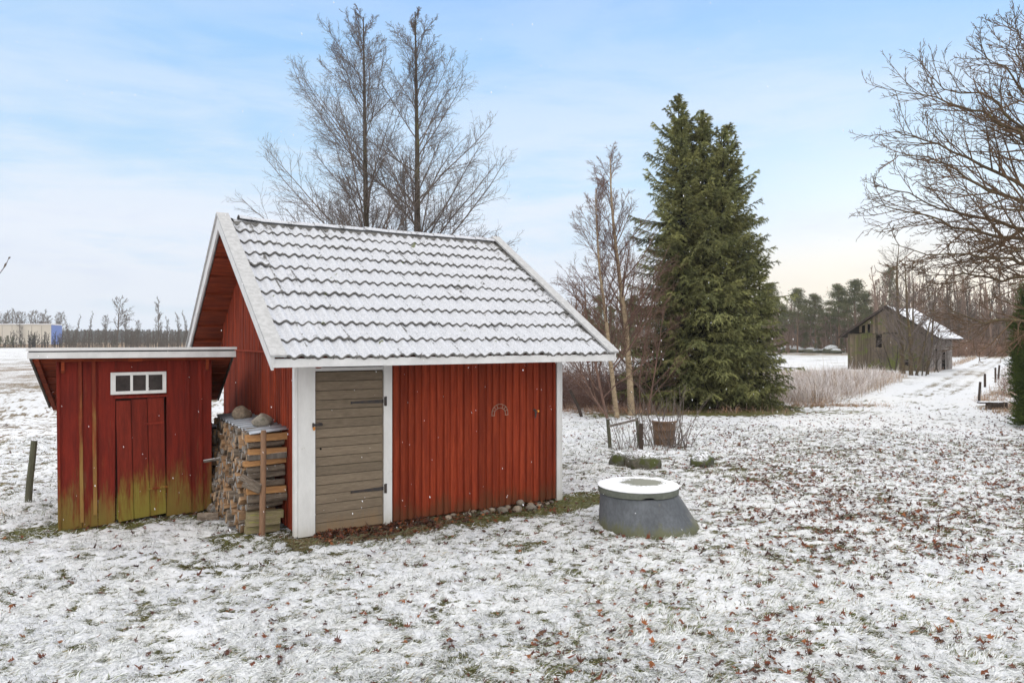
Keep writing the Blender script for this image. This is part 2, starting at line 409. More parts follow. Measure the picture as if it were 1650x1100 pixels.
def build_ground():
    a0, a1 = R(-52), R(52)
    fine = np.linspace(a0, a1, 1000)
    coarse = np.linspace(a1, a0 + 2*math.pi, 70)[1:-1]
    ang = np.concatenate([fine, coarse])
    r1 = np.geomspace(2.6, 24, 620); r2 = np.geomspace(24, 180, 110)[1:]; r3 = np.geomspace(180, 4000, 40)[1:]
    rr = np.concatenate([[.01, 1.2], r1, r2, r3])
    A, RR = np.meshgrid(ang, rr)
    x = RR*np.sin(A); y = RR*np.cos(A)
    z = ghm(x, y)
    n, k = len(rr), len(ang)
    idx = np.arange(n*k).reshape(n, k)
    nx = np.roll(idx, -1, axis=1)
    q = np.stack([idx[:-1], idx[1:], nx[1:], nx[:-1]], -1).reshape(-1, 4)
    # cover maps
    r = np.hypot(x, y)
    s, t = shed_local(x, y)
    wob = (fbm(x*3, y*3, 3) - .47)
    cov = .64 + .16*(fbm(x*.5+4, y*.5, 3)-.47)*2
    green = np.full_like(x, .5); brown = np.full_like(x, .15)
    nearr = 1 - sstep(18, 48, r)
    cov += nearr*(tuft_h(x, y) - .45)*.90
    cov += .015
    cov -= .10 * sstep(1.0, 3.5, x) * sstep(6.5, 8, y) * (1-sstep(13, 17, y))
    # drip strip along the front wall
    strip = (1 - sstep(.34, .62, -t + wob*.5)) * sstep(-.25, .05, s) * (1 - sstep(SW+.2, SW+.8, s)) * (t < .25)
    strip2 = (1 - sstep(.25, .5, np.hypot((s-SW-.15)*.6, t+.15) + wob*.3))
    strip = np.maximum(strip, strip2)
    strip3 = sstep(-1.0,-.8,s)*(1-sstep(.1,.3,s))*(1-sstep(.05,.25,-t+wob*.4))*(t<.6)
    cov -= .75*strip + .20*strip3*(1-strip); green += .5*strip*sstep(.9, 1.8, s) + .3*strip3; brown += .8*strip*(1-sstep(1.2, 2.4, s))
    # privy foot
    dx = x-PR0[0]; dy = y-PR0[1]
    ps = dx*PU[0]+dy*PU[1]; pt = -dx*PU[1]+dy*PU[0]
    pf = sstep(-.5,-.1,ps)*(1-sstep(1.6,2.0,ps))*(1-sstep(.05,.32,-pt+wob*.4))*(pt<.3)
    cov -= .4*pf; green += .45*pf
    mossy = (1-sstep(.12,.45,np.hypot(ps+.22, pt-.05)+wob*.5)); cov -= .35*mossy; green += .5*mossy
    # mid lawn gets more even
    cov += .05*sstep(12, 20, y)
    d, hw, on = drive(x, y)
    dr = (1 - sstep(hw*.75, hw*1.15, np.abs(d)+wob*1.2)) * on
    cov += .02*dr
    rutc = np.exp(-((np.abs(d) - .8)/.32)**2) * on * sstep(24,30,y)
    cov -= .17*rutc; brown += .3*rutc
    mid = np.exp(-(d/.4)**2)*on*sstep(24,28,y); cov -= .16*mid; brown += .3*mid
    open_ = sstep(15.5, 21, y)*(1-sstep(22, 24, y))*sstep(6.0, 8.0, x); cov += .03*open_
    tg = tallgrass_mask(x, y); rm = right_mask(x, y); bm = brush_mask(x, y)
    cov += -.16*tg - .12*rm - .30*bm; brown += .7*tg + .6*rm + .9*bm; green -= .4*(tg+rm+bm)
    edge = np.exp(-((y-23.2)/.5)**2)*sstep(8.6,9.4,x)*(1-sstep(11.3,12.6,x)); cov -= .3*edge; brown += .6*edge
    sp = spruce_ring(x, y); cov -= .62*sp; green += .4*sp
    sp2 = (1-sstep(.0,1.1,np.abs(y-20.6-.12*(x-3)+wob)))*sstep(1.0,2.4,x)*(1-sstep(10,11.5,x)); cov -= .24*sp2; green += .4*sp2
    tufts = sstep(.58,.72,fbm(x*.8+30, y*.8, 3))*(x < -4.5)*(y>8.4)*(1-sstep(12,18,y)); cov -= .4*tufts; brown += .6*tufts
    field = sstep(26, 60, r)*(1-tg)*(1-rm)
    lf = sstep(11, 14, r)*(x < -3)*(1-sstep(60,110,r)); cov -= .10*lf; brown += .5*lf
    cov -= .05*sstep(26,40,r)*(1-dr)
    cov += .02*field; brown += .25*field
    roadside = sstep(90, 108, r)*(1-sstep(122,150,r))*(x>0); brown += .3*roadside; cov -= .15*roadside
    ve = sstep(168,178,y)*(x<20); cov -= .30*ve; brown += .6*ve
    c = np.stack([np.clip(cov,0,1.1), np.clip(green,0,1), np.clip(brown,0,1), np.ones_like(cov)], -1).reshape(-1,4)
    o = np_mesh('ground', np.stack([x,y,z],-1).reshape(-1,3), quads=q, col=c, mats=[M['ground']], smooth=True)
    tag(o, kind='structure')
build_ground()

# ------------------------------------------------------------------ blades (numpy)
def blades(P, az, el, L, W, c0, c1, bend=.5):
    """P (N,3) roots; returns verts, tris, quads, colours. 5 verts each"""
    N = len(P)
    d0 = np.stack([np.cos(el)*np.cos(az), np.cos(el)*np.sin(az), np.sin(el)], -1)
    el2 = el - bend
    d1 = np.stack([np.cos(el2)*np.cos(az), np.cos(el2)*np.sin(az), np.sin(el2)], -1)
    side = np.stack([-np.sin(az), np.cos(az), np.zeros(N)], -1)
    tw = RNG.uniform(-.6, .6, N)[:,None]
    side = side*np.cos(tw) + np.array([0,0,1.])*np.sin(tw)
    m = P + d0*L[:,None]*.55; e = m + d1*L[:,None]*.45
    w = side*W[:,None]*.5
    V = np.stack([P-w, P+w, m+w*.85, m-w*.85, e], 1).reshape(-1,3)
    b = np.arange(N)*5
    Q = np.stack([b, b+1, b+2, b+3], -1); T = np.stack([b+3, b+2, b+4], -1)
    one = np.ones((N,1))
    C = np.stack([np.hstack([c0,one])]*2 + [np.hstack([(c0+c1)/2,one])]*2 + [np.hstack([c1,one])], 1).reshape(-1,4)
    return V, T, Q, C
def join(parts):
    V=[];T=[];Q=[];C=[];o=0
    for v,t,q,c in parts:
        V.append(v); C.append(c)
        if t is not None and len(t): T.append(t+o)
        if q is not None and len(q): Q.append(q+o)
        o += len(v)
    return np.concatenate(V), (np.concatenate(T) if T else None), (np.concatenate(Q) if Q else None), np.concatenate(C)

def free_of_buildings(x, y, m=.02):
    s, t = shed_local(x, y)
    ok = ~((s > -m) & (s < SW+m) & (t > -m) & (t < SD+m))
    ok &= ~((s > -.6) & (s < 0) & (t > .33) & (t < 2.5))
    dx = x-PR0[0]; dy = y-PR0[1]
    ps = dx*PU[0]+dy*PU[1]; pt = -dx*PU[1]+dy*PU[0]
    ok &= ~((ps > -m) & (ps < 1.62+m) & (pt > -m) & (pt < 1.6))
    ok &= np.hypot(x-1.50, y-8.33) > .50
    return ok

def lawn_grass():
    N = 400000
    a = RNG.uniform(R(-44), R(44), N)
    r = 4.0 * (19/4.0)**(RNG.random(N)**1.15)
    x = r*np.sin(a); y = r*np.cos(a)
    th = tuft_h(x, y)
    k = free_of_buildings(x, y) & (fbm(x*1.7, y*1.7, 3) + RNG.random(N)*.35 > .42)
    x, y, r, th = x[k], y[k], r[k], th[k]; N = len(x)
    s, t = shed_local(x, y)
    flow = fbm(x*.9+50, y*.9, 2)*2.6 - 1.5 + (vnoise(x*9, y*9+40)-.5)*3.2 + RNG.normal(0, .50, N)
    el = np.abs(RNG.normal(.15, .38, N)) + .04
    L = RNG.uniform(.022, .068, N) * (1 + .02*r); W = RNG.uniform(.0030, .0062, N) * np.maximum(1, r/6.5)
    z = ghm(x, y) + RNG.uniform(-.004, .012, N)
    strip = (t < .0) & (t > -.55) & (s > -.2) & (s < SW+.6)
    fr = RNG.random(N)*.80 + .04 + 1.4*(th-.45) + .5*(fbm(x*.7+20, y*.7, 2)-.45)
    frost = sstep(.20, .40, fr)[:,None] * np.where(strip, .12, 1.0)[:,None]
    green = np.array([.090,.115,.040])*RNG.uniform(.2,1.5,(N,1)) + np.array([.05,.03,0])*RNG.random((N,1))
    straw = np.array([.34,.29,.17])*RNG.uniform(.6,1.1,(N,1))
    base = np.where(RNG.random((N,1)) < .25, straw, green)
    white = np.array([.90,.91,.91])*RNG.uniform(.82,1.0,(N,1))
    c0 = base*(1-frost*.75) + white*frost*.75; c1 = base*(1-frost) + white*frost
    V,T,Q,C = blades(np.stack([x,y,z],-1), flow, el, L, W, c0, c1, RNG.uniform(.1,.7,N))
    o = np_mesh('grass', V, T, Q, C, [M['blade']])
    tag(o, 'frosted lawn grass blades poking through thin snow', 'grass', kind='stuff')
lawn_grass()

def fallen_leaves():
    cand = 90000
    a = RNG.uniform(R(-42), R(42), cand); r = 3.9*(26/3.9)**(RNG.random(cand)**.8)
    x = r*np.sin(a); y = r*np.cos(a)
    dens = .015 + .035*sstep(-2,3,x) + .20*sstep(1.6,4.5,x - .1*(y-9))*sstep(6.2,7.6,y)*(1-sstep(13.5,22,y))
    dens *= (.55 + .9*sstep(.38,.62,fbm(x*2.5, y*2.5, 3)))
    dens = dens*.8
    keep = (RNG.random(cand) < dens*3.8) & free_of_buildings(x, y)
    x, y = x[keep], y[keep]
    # drift of leaves under the door and along the wall
    n2 = 1700
    s = RNG.uniform(.15, 3.3, n2)**1.0; t = -np.abs(RNG.normal(.06, .22, n2)); k = (RNG.random(n2) < np.where(s < 1.5, 1, .35)) & (t > -.6)
    s, t = s[k], t[k]
    x = np.concatenate([x, SH0[0]+s*SU[0]+t*SV[0]]); y = np.concatenate([y, SH0[1]+s*SU[1]+t*SV[1]])
    n3 = 50
    s = RNG.uniform(.1, 1.5, n3); t = -np.abs(RNG.normal(.05, .15, n3))
    x = np.concatenate([x, PR0[0]+s*PU[0]-t*PU[1]]); y = np.concatenate([y, PR0[1]+s*PU[1]+t*PU[0]])
    N = len(x)
    # lobed leaf outline
    th = np.array([-90,-62,-30,-8,12,32,52,74,90,106,128,148,168,188,210,242])*math.pi/180
    rad = np.array([.30,.42,.75,.42,.85,.55,.92,.50,1.05,.50,.92,.55,.85,.42,.75,.42])
    K = len(th)
    ox = np.concatenate([[0], rad*np.cos(th)]); oy = np.concatenate([[0], rad*np.sin(th)])
    S = .014 + .030*RNG.random(N)**1.6
    az = RNG.uniform(0, 2*math.pi, N)
    X = ox[None]*S[:,None]*(1+RNG.normal(0,.12,(N,K+1))); Y = oy[None]*S[:,None]*(1+RNG.normal(0,.12,(N,K+1)))
    c1 = RNG.normal(0, .55, N)[:,None]; c2 = RNG.normal(.3, .5, N)[:,None]
    Z = (c1*X*X + c2*Y*Y + RNG.normal(0,.25,(N,1))*X*Y)/S[:,None]*1.1 + RNG.normal(0,.08,(N,K+1))*S[:,None]
    tx = RNG.normal(0,.22,N)[:,None]; ty = RNG.normal(0,.22,N)[:,None]
    Z = Z + tx*X + ty*Y
    ca, sa = np.cos(az)[:,None], np.sin(az)[:,None]
    XX = X*ca - Y*sa + x[:,None]; YY = X*sa + Y*ca + y[:,None]
    ZZ = Z + (ghm(x, y) + .012 + RNG.uniform(0,.012,N))[:,None] + np.abs(Z.min(axis=1))[:,None]*.5
    V = np.stack([XX,YY,ZZ],-1).reshape(-1,3)
    b = (np.arange(N)*(K+1))[:,None]
    i = np.arange(K)[None]; T = np.stack([b+0*i, b+1+i, b+1+(i+1)%K],-1).reshape(-1,3)
    pal = np.array([(.19,.055,.024),(.12,.038,.022),(.08,.030,.022),(.26,.09,.03),(.13,.065,.04),(.06,.030,.024),(.16,.05,.022),(.085,.045,.032)])
    cc = pal[RNG.integers(0,len(pal),N)]*RNG.uniform(.75,1.25,(N,1))
    C = np.repeat(np.hstack([cc, np.ones((N,1))]), K+1, axis=0)
    o = np_mesh('fallen_leaves', V, T, None, C, [M['leaf']])
    tag(o, 'brown maple leaves scattered over the snowy lawn', 'leaves', kind='stuff')
fallen_leaves()
# ================================================================== red tiled shed
SHz = 0.0
OL, OR_, EV = .44, .28, .761          # overhangs: left, right, front
HE, HR, TR = 1.954, 3.688, SD/2
SLP = (HR-HE)/(TR+EV); TH = math.atan(SLP); LEN = (TR+EV)/math.cos(TH)
LENB = LEN
shed = empty('tiled_shed', (SH0[0], SH0[1], 0), SHA, 'red wooden shed with a snow-dusted tile roof and a taupe plank door', 'shed')
cT, sT = math.cos(TH), math.sin(TH)
def roof_pt(x, d, n, side=1):
    """x along the ridge, d down the slope from the ridge, n above the slope"""
    y = TR - side*(d*cT) - side*n*sT*1.0
    return (x, y, HR - d*sT + n*cT)

def siding(mb, x0, x1, z0f, z1f, y, outw, axis='x', period=.098, seed=1):
    """tongued boards with a raised moulding; outw = direction the face looks in"""
    rs = random.Random(seed)
    p = x0
    while p < x1 - .005:
        w = period*rs.uniform(.86, 1.14); q = min(p + w, x1)
        d = .026 + rs.uniform(-.004, .004); t = rs.uniform(.72, 1.20)
        a = p + .012; b_ = q - .014
        if b_ - a < .02: b_ = q; 
        prof = [(p, .0), (p, .004), (a, .005), (a+.009, d), (b_-.007, d), (b_, .005), (q, .004), (q, .0)]
        zt = lambda s: z1f(s)
        b = len(mb.v)
        for s_, dd in prof:
            dd = y + outw*dd
            mb.v.append((s_, dd, z0f(s_)) if axis == 'x' else (dd, s_, z0f(s_)))
        for s_, dd in prof:
            dd = y + outw*dd
            mb.v.append((s_, dd, zt(s_)) if axis == 'x' else (dd, s_, zt(s_)))
        n = len(prof)
        for i in range(n-1):
            mb.f.append((b+i, b+i+1, b+n+i+1, b+n+i)); mb.m.append(0)
        mb.f.append(tuple(b+i for i in range(n))); mb.f.append(tuple(b+n+i for i in range(n-1,-1,-1))); mb.m += [0,0]
        mb._tint(2*n, t)
        p = q

def build_shed():
    W_, D_ = SW, SD
    # walls -------------------------------------------------------------
    roof_h = lambda t: min(HR - abs(t-TR)*SLP, HR) - .06
    f = MB()
    f.box(.19, .205, .02, .05, .03, 2.25, 1)           # backing behind the door side
    f.box(1.09, 3.44, .012, .05, .02, 2.30, .7)
    siding(f, 1.086, 3.437, lambda s: .02, lambda s: 2.32, .012, -1, seed=3)
    f.build('front_wall', M['red'], shed)
    g = MB()
    def gab(x, outw, seed):
        m = MB()
        tri = [(0.03, .03), (D_-.03, .03), (D_-.03, roof_h(D_)-.05), (TR, roof_h(TR)-.05), (.03, roof_h(0)-.05)]
        m.prism(tri, 'x', x - outw*.04, x - outw*.002, .7)
        siding(m, .0, D_, lambda s: .03, lambda s: 1.985, x, outw, 'y', .105, seed)
        siding(m, .0, D_, lambda s: 2.0, lambda s: roof_h(s)-.02, x + outw*.014, outw, 'y', .125, seed+1)
        m.bar((x+outw*.03, 0, 1.99), (x+outw*.03, D_, 1.99), .05, .022, 1.2)
        return m
    gab(0, -1, 11).build('gable_wall', M['red_gable'], shed)
    gab(W_, 1, 21).build('gable_wall', M['red_gable'], shed)
    b = MB(); b.box(0, W_, D_-.05, D_-.012, .03, 2.3, .7)
    siding(b, 0, W_, lambda s: .03, lambda s: 2.3, D_-.012, 1, seed=31)
    b.build('back_wall', M['red'], shed)
    # dark room behind the gap above the door
    # corner boards -----------------------------------------------------
    c = MB(); c.box(-.005, .185, -.022, .03, -.01, 2.24, 1.0); c.build('corner_board', M['white'], shed, bevel=.003)
    c = MB(); c.box(-.044, -.0075, -.022, .062, .0, 2.2, 1.05); c.build('corner_board', M['white'], shed, bevel=.003)
    c = MB(); c.box(3.437, 3.50, -.018, .03, -.01, 2.3, .98); c.box(3.503, 3.525, -.018, .085, -.01, 2.3, .95); c.build('corner_board', M['white'], shed, bevel=.003)
    # door --------------------------------------------------------------
    fr = MB()
    fr.box(.985, 1.086, -.020, .03, -.03, 2.25, 1.0)
    fr.box(.187, .983, -.012, .02, 1.795, 1.832, .97)
    fr.box(.187, .983, .004, .03, 1.850, 1.872, .85)
    fr.box(.187, .983, .004, .03, 1.905, 2.1, .92)
    fo = fr.build('door_frame', M['white'], shed, bevel=.003)
    d = MB(); z = .01; k = 0
    d.box(.20, .975, .018, .03, .0, 1.79, .3)
    rs = random.Random(5)
    n = 17; hgt = (1.785-.01)/n
    tilt = .0
    for i in range(n):
        z0 = .01 + i*hgt; t = rs.uniform(.84, 1.10)
        d.hexa([(.196,.0,z0+.003),(.978,.0,z0+.003+tilt),(.978,.018,z0+.003+tilt),(.196,.018,z0+.003),
                (.196,.0+.001,z0+hgt-.003),(.978,.001,z0+hgt-.003+tilt),(.978,.018,z0+hgt-.003+tilt),(.196,.018,z0+hgt-.003)], t)
    door = d.build('door', M['door_paint'], shed, bevel=.0025)
    kh = MB(); kh.tube([(.25,-.003,.935),(.25,.004,.935)], .012, 10, 1); kh.build('keyhole', M['black'], door)
    for zz in (1.43, .42):
        h = MB()
        h.hexa([(.60,-.007,zz+.0-.012),(.985,-.007,zz-.022),(.985,-.001,zz-.022),(.60,-.001,zz-.012),
                (.60,-.007,zz+.010),(.985,-.007,zz+.020),(.985,-.001,zz+.020),(.60,-.001,zz+.010)], 1)
        h.tube([(.993,-.024,zz-.05),(.993,-.024,zz+.05)], .009, 8, 1)
        h.box(.995, 1.018, -.026, -.0205, zz-.055, zz+.055, 1.1)
        h.tube([(.602,-.004,zz-.015),(.602,-.004,zz+.012)], .010, 8, 1)
        h.build('hinge', M['iron'], door)
    l = MB(); l.box(.150,.262,-.030,-.0225,1.195,1.218,1); l.box(.150,.170,-.034,-.0225,1.185,1.228,1)
    l.box(.225,.262,-.020,-.0015,1.190,1.224,1.2); l.tube([(.228,-.034,1.207),(.262,-.034,1.207)], .010, 8, 1); l.build('latch', M['iron'], door)
    t = MB(); t.hexa([(.158,-.036,1.148),(.176,-.036,1.146),(.176,-.030,1.146),(.158,-.030,1.148),(.150,-.036,1.185),(.182,-.036,1.185),(.182,-.030,1.185),(.150,-.030,1.185)], 1)
    t.build('padlock', M['rust'], door)
    # roof --------------------------------------------------------------
    s = MB(); nb = 15
    for side in (1, -1):
        L_ = LEN
        for i in range(nb):
            d0 = .02 + i*(L_-.03)/nb; d1 = .02 + (i+1)*(L_-.03)/nb
            a0, a1 = -.055, -.032
            lo = a0 - (.022 if i % 2 else 0)
            p = [roof_pt(-OL+.03, d0, lo-.014, side), roof_pt(W_+OR_-.03, d0, lo-.014, side), roof_pt(W_+OR_-.03, d1-.006, lo, side), roof_pt(-OL+.03, d1-.006, lo, side),
                 roof_pt(-OL+.03, d0, a1, side), roof_pt(W_+OR_-.03, d0, a1, side), roof_pt(W_+OR_-.03, d1-.006, a1, side), roof_pt(-OL+.03, d1-.006, a1, side)]
            s.hexa(p)
    s.build('soffit', M['red_dark'], shed)
    r = MB()
    for side in (1,-1):
        p = [(side*0,0)]
        for xx in (.03, W_*.5, W_-.03):
            a = roof_pt(xx, .1, -.10, side); bb = roof_pt(xx, LEN-.03, -.10, side)
            r.bar(a, bb, .05, .07, 1)
    r.bar((-.30, TR, HR-.15), (W_+.25, TR, HR-.15), .07, .12, 1)
    r.build('rafter', M['red_dark'], shed)
    # fascia boards
    for side in (1, -1):
        c = MB(); x0, x1 = -OL-.012, W_+OR_+.01
        y0 = TR - side*(TR+EV); ya, yb = (y0-.03, y0) if side == 1 else (y0, y0+.03)
        c.box(x0, x1, ya, yb, 1.872, 1.958, 1.0)
        c.build('fascia', M['white_trim'], shed, bevel=.003)
    # barge boards and their snowy caps
    for x0, ow in ((-OL, -1), (W_+OR_, 1)):
        for side in (1, -1):
            c = MB()
            xa, xb = sorted((x0, x0+ow*.024))
            e = LEN + .035
            pts = lambda x: [roof_pt(x, 0, .075, side), roof_pt(x, e, .045, side), roof_pt(x, e+.03, -.085, side), roof_pt(x, 0, -.075/1, side)]
            A, B = pts(xa), pts(xb)
            # close at the ridge plane
            A[0] = (xa, TR, HR+.085); A[3] = (xa, TR, HR-.105); B[0] = (xb, TR, HR+.085); B[3] = (xb, TR, HR-.105)
            c.hexa([A[3],B[3],B[2],A[2],A[0],B[0],B[1],A[1]] , 1.0)
            c.build('barge_board', M['white_trim'], shed)
            c = MB(); wi = .108 if ow < 0 else .095
            xa, xb = sorted((x0 + ow*.045, x0 - ow*wi))
            q = [roof_pt(xa, -.0, .078, side), roof_pt(xb, 0, .078, side), roof_pt(xb, e+.012, .052, side), roof_pt(xa, e+.012, .052, side),
                 roof_pt(xa, -.0, .105, side), roof_pt(xb, 0, .105, side), roof_pt(xb, e+.012, .078, side), roof_pt(xa, e+.012, .078, side)]
            q[0] = (xa, TR, HR+.088); q[1] = (xb, TR, HR+.088); q[4] = (xa, TR, HR+.120); q[5] = (xb, TR, HR+.120)
            c.hexa(q, 1.05)
            c.build('barge_cap', M['cap'], shed)
            if ow < 0:   # end grain facing board seen at the foot of the rake
                pass
    # tiles -------------------------------------------------------------
    rs = np.random.default_rng(12)
    nx, ny = 17, 10
    xs0, xs1 = -OL+.10, W_+OR_-.08
    tw = (xs1-xs0)/nx; tl = (LEN+.03)/ny
    S_ = 17
    u = np.linspace(0, 1, S_)
    for side in (1, -1):
        V=[];Q=[];C=[];o=0
        for j in range(ny):
            for i in range(nx):
                prof = .019*np.cos(2*np.pi*(2*u - .24)) + .024*u
                d0 = j*tl - .05 + rs.normal(0,.003); d1 = (j+1)*tl + rs.normal(0,.006)
                if rs.random() < .06: d1 += .02
                lift = rs.normal(.0,.004) + (.018 if (i == 0 and j in (3,)) else 0); skew = rs.normal(0,.006)
                xx = xs0 + i*tw + u*(tw+.012)
                base = .008
                rows = []
                for (dd, nn) in ((d0, base+.0), ((d0+d1)/2, base+.012), (d1-.012, base+.030+lift), (d1, base+.028+lift), (d1+.001, base+.004+lift), (d1-.05, base-.0)):
                    ddv = dd + skew*(u-.5)*2
                    nv = nn + prof
                    rows.append(np.stack([xx, TR - side*(ddv*cT) - side*nv*sT, HR - ddv*sT + nv*cT], -1))
                G_ = np.stack(rows); nr = len(rows)
                idx = o + np.arange(nr*S_).reshape(nr, S_)
                q = np.stack([idx[:-1,:-1], idx[1:,:-1], idx[1:,1:], idx[:-1,1:]], -1).reshape(-1,4)
                if side == -1: q = q[:, ::-1]
                V.append(G_.reshape(-1,3)); Q.append(q)
                # snow on this tile: less at verges; dark edge lines paint hump shading
                sn = np.full((nr, S_), rs.normal(.02,.04))
                edge = -.22*np.exp(-((u-.09)/.045)**2)[None]*(rs.random()<.8) - .10*np.exp(-((1-u)/.05)**2)[None]*(rs.random()<.4)
                sn = sn + edge
                if i == nx-1: sn -= .16*sstep(.2,.9,u)[None] + .05
                if i <= 1 and j < 8: sn -= .05*rs.random()
                if j == 0: sn -= .03
                C.append(np.stack([sn, sn*0, sn*0, sn*0+1], -1).reshape(-1,4)); o += nr*S_
        np_mesh('roof_tiles', np.concatenate(V), quads=np.concatenate(Q), col=np.concatenate(C), mats=[M['tiles']], parent=shed, smooth=False)
        me = bpy.data.objects[-1].data if False else None
    # moss tufts sit in the tile joints
    mt = MB()
    rs2 = random.Random(9)
    V=[];T=[]; 
    for k in range(26):
        xx = rs2.uniform(xs0+.2, xs1-.1); dd = rs2.choice(range(2, ny))*tl + rs2.uniform(-.03,.01)
        r = rs2.uniform(.008, .022)
        c0 = Vector(roof_pt(xx, dd, .032))
        mt.tube([c0+Vector((-r,0,-.006)), c0+Vector((0,.0,r*.5)), c0+Vector((r,0,-.006))], [r*.4, r*.8, r*.3], 6, rs2.uniform(.6,1.1), wob=.3)
    mm = mat('roof_moss', (.13,.14,.05), (.07,.085,.03), (1,1,1), 60, .95, snow=(.45,.6,.3))
    mo = mt.build('moss', mm, shed, smooth=True); mo['kind'] = 'stuff'
    # ridge caps: overlapping half barrels
    nc = 11; x = -OL+.13; L_ = (W_+OR_-.08 - x)/nc
    rc = MB()
    for i in range(nc):
        xa = x + i*L_ - .0; xb = xa + L_ + .05
        seg = 9
        jz = rs2.uniform(-.008,.008) + (.028 if i == 0 else 0); r0 = .092 ; r1 = .104
        if i == 0: xa += .10
        b = len(rc.v)
        ring = []
        for (xx, rr) in ((xa, r1), (xa+.03, r1), (xb, r0), (xb, r0-.016), (xa, r1-.016)):
            for s_ in range(seg):
                a = math.pi*(.06 + .88*s_/(seg-1))
                rc.v.append((xx, TR + rr*1.12*math.cos(a), HR + .012 + jz*(1 - (xx-xa)/L_) + rr*.70*math.sin(a)))
        for k in range(4):
            for s_ in range(seg-1):
                rc.f.append((b+k*seg+s_, b+(k+1)*seg+s_, b+(k+1)*seg+s_+1, b+k*seg+s_+1)); rc.m.append(0)
        for s_ in range(seg-1):
            rc.f.append((b+4*seg+s_, b+s_, b+s_+1, b+4*seg+s_+1)); rc.m.append(0)
        sn = rs2.uniform(-.10, .02); rc.c += [(sn,0,0,1)]*(5*seg)
    # mortar bed under the caps
    rc.prism([(TR-.105, HR-.04), (TR-.085, HR+.01), (TR, HR+.05), (TR+.085, HR+.01), (TR+.105, HR-.04)], 'x', -OL+.16, W_+OR_-.1, -.10)
    rc.build('ridge_caps', M['tiles'], shed, smooth=True)
build_shed()

def rock(name, loc, size, seed, m, label, cat='stone', group=None, flat=.65, rz=0, sub=3):
    import bmesh
    bm = bmesh.new(); bmesh.ops.create_icosphere(bm, subdivisions=sub, radius=1)
    r_ = random.Random(seed)
    pl = [(Vector((r_.uniform(-1,1), r_.uniform(-1,1), r_.uniform(-.6,1))).normalized(), r_.uniform(.66,.9) if name == 'stone' else r_.uniform(.80,.97)) for _ in range(9)]
    for v in bm.verts:
        for n, d in pl:
            k = v.co.dot(n)
            if k > d: v.co -= n*(k-d)*.9
        v.co *= 1 + .05*math.sin(v.co.x*7+seed)*math.sin(v.co.y*6)*math.sin(v.co.z*5+seed)
        v.co = Vector((v.co.x*size[0], v.co.y*size[1], v.co.z*size[2]))
    me = bpy.data.meshes.new(name); bm.to_mesh(me); bm.free()
    me.polygons.foreach_set('use_smooth', np.ones(len(me.polygons), bool))
    a = me.attributes.new('tint', 'FLOAT_COLOR', 'POINT'); t = r_.uniform(.8,1.25); w = r_.uniform(-.06,.06)
    a.data.foreach_set('color', np.tile([t+w, t, t-w, 1], len(me.vertices)).astype(np.float32))
    me.materials.append(m)
    o = bpy.data.objects.new(name, me); COL.objects.link(o); o.location = loc; o.rotation_euler = (0,0,rz)
    return tag(o, label, cat, group)
def shed_world(s, t, z=0.0):
    return (SH0[0]+s*SU[0]+t*SV[0], SH0[1]+s*SU[1]+t*SV[1], z)

# stones along the foot of the front wall
_rs = random.Random(4)
ORD = ['first','second','third','fourth','fifth','sixth','seventh','eighth','ninth','tenth','eleventh','twelfth','thirteenth','fourteenth','fifteenth','sixteenth','seventeenth','eighteenth','nineteenth','twentieth','twenty-first','twenty-second','twenty-third','twenty-fourth','twenty-fifth']
_spots = [(1.74,.16,.055),(1.86,.06,.04),(2.02,.13,.050),(2.14,.05,.045),(2.24,.15,.06),(2.40,.06,.06),(2.47,.20,.075),(2.62,.07,.055),(2.66,.24,.085),(2.80,.10,.07),(2.86,.25,.07),(2.94,.12,.065),(3.02,.22,.06),(3.10,.09,.05),(3.20,.12,.045),(3.30,.07,.04)]
for i, (s_, dd, r_) in enumerate(_spots):
    x, y, z = shed_world(s_, -dd-.01)
    up = {9: .05, 6: .02}.get(i, 0)
    rock('stone', (x, y, gh1(x, y)+r_*.30+up), (r_*1.15, r_*.85, r_*.62), 40+i, M['rock'],
         f'{"grey-green" if i == 9 else "brown"} field stone at the foot of the red wall, {ORD[i]} from the door side', 'stone', 'stones along the foot of the shed wall', rz=_rs.uniform(0,6), sub=2)

# horseshoe and small iron tool on the wall
h = MB()
hs = 2.62; hzv = 1.315
s0 = 2.56
def arch(r, cx, z0, flat=1.15, n=14):
    return [(cx + r*math.cos(math.pi*(1-k/n)), -.022, z0 + r*flat*math.sin(math.pi*(1-k/n))) for k in range(n+1)]
_cx = 2.545
a_out = [(_cx-.118,-.022,1.18)] + arch(.118,_cx,1.21,.95) + [(_cx+.118,-.022,1.18)]
a_in = [(_cx-.082,-.022,1.18)] + arch(.082,_cx,1.20,.90) + [(_cx+.082,-.022,1.18)]
h.tube(a_out, .005, 6, 1.3); h.tube(a_in, .0045, 6, 1.3)
h.bar((_cx-.122,-.022,1.18), (_cx-.078,-.022,1.18), .009, .009, 1.2); h.bar((_cx+.078,-.022,1.18), (_cx+.122,-.022,1.18), .009, .009, 1.2)
for k in range(1, 8):
    a = math.pi*k/8
    h.bar((_cx-.080*math.cos(a), -.024, 1.20+.074*math.sin(a)), (_cx-.120*math.cos(a), -.024, 1.21+.112*math.sin(a)), .006, .006, 1.3)
_steel = mat('pale_steel_wire', (.30,.18,.13), (.17,.10,.07), (1,1,1), 30, .5)
o = h.build('horseshoe', _steel, None)
o.location = (SH0[0], SH0[1], 0); o.rotation_euler = (0,0,SHA)
tag(o, 'pale metal horseshoe hanging on the red plank wall', 'horseshoe')
hk = empty('wall_hook', shed_world(3.06, -.02, 1.19), SHA, 'small dark iron hook beside an orange reflector on the red wall', 'hook')
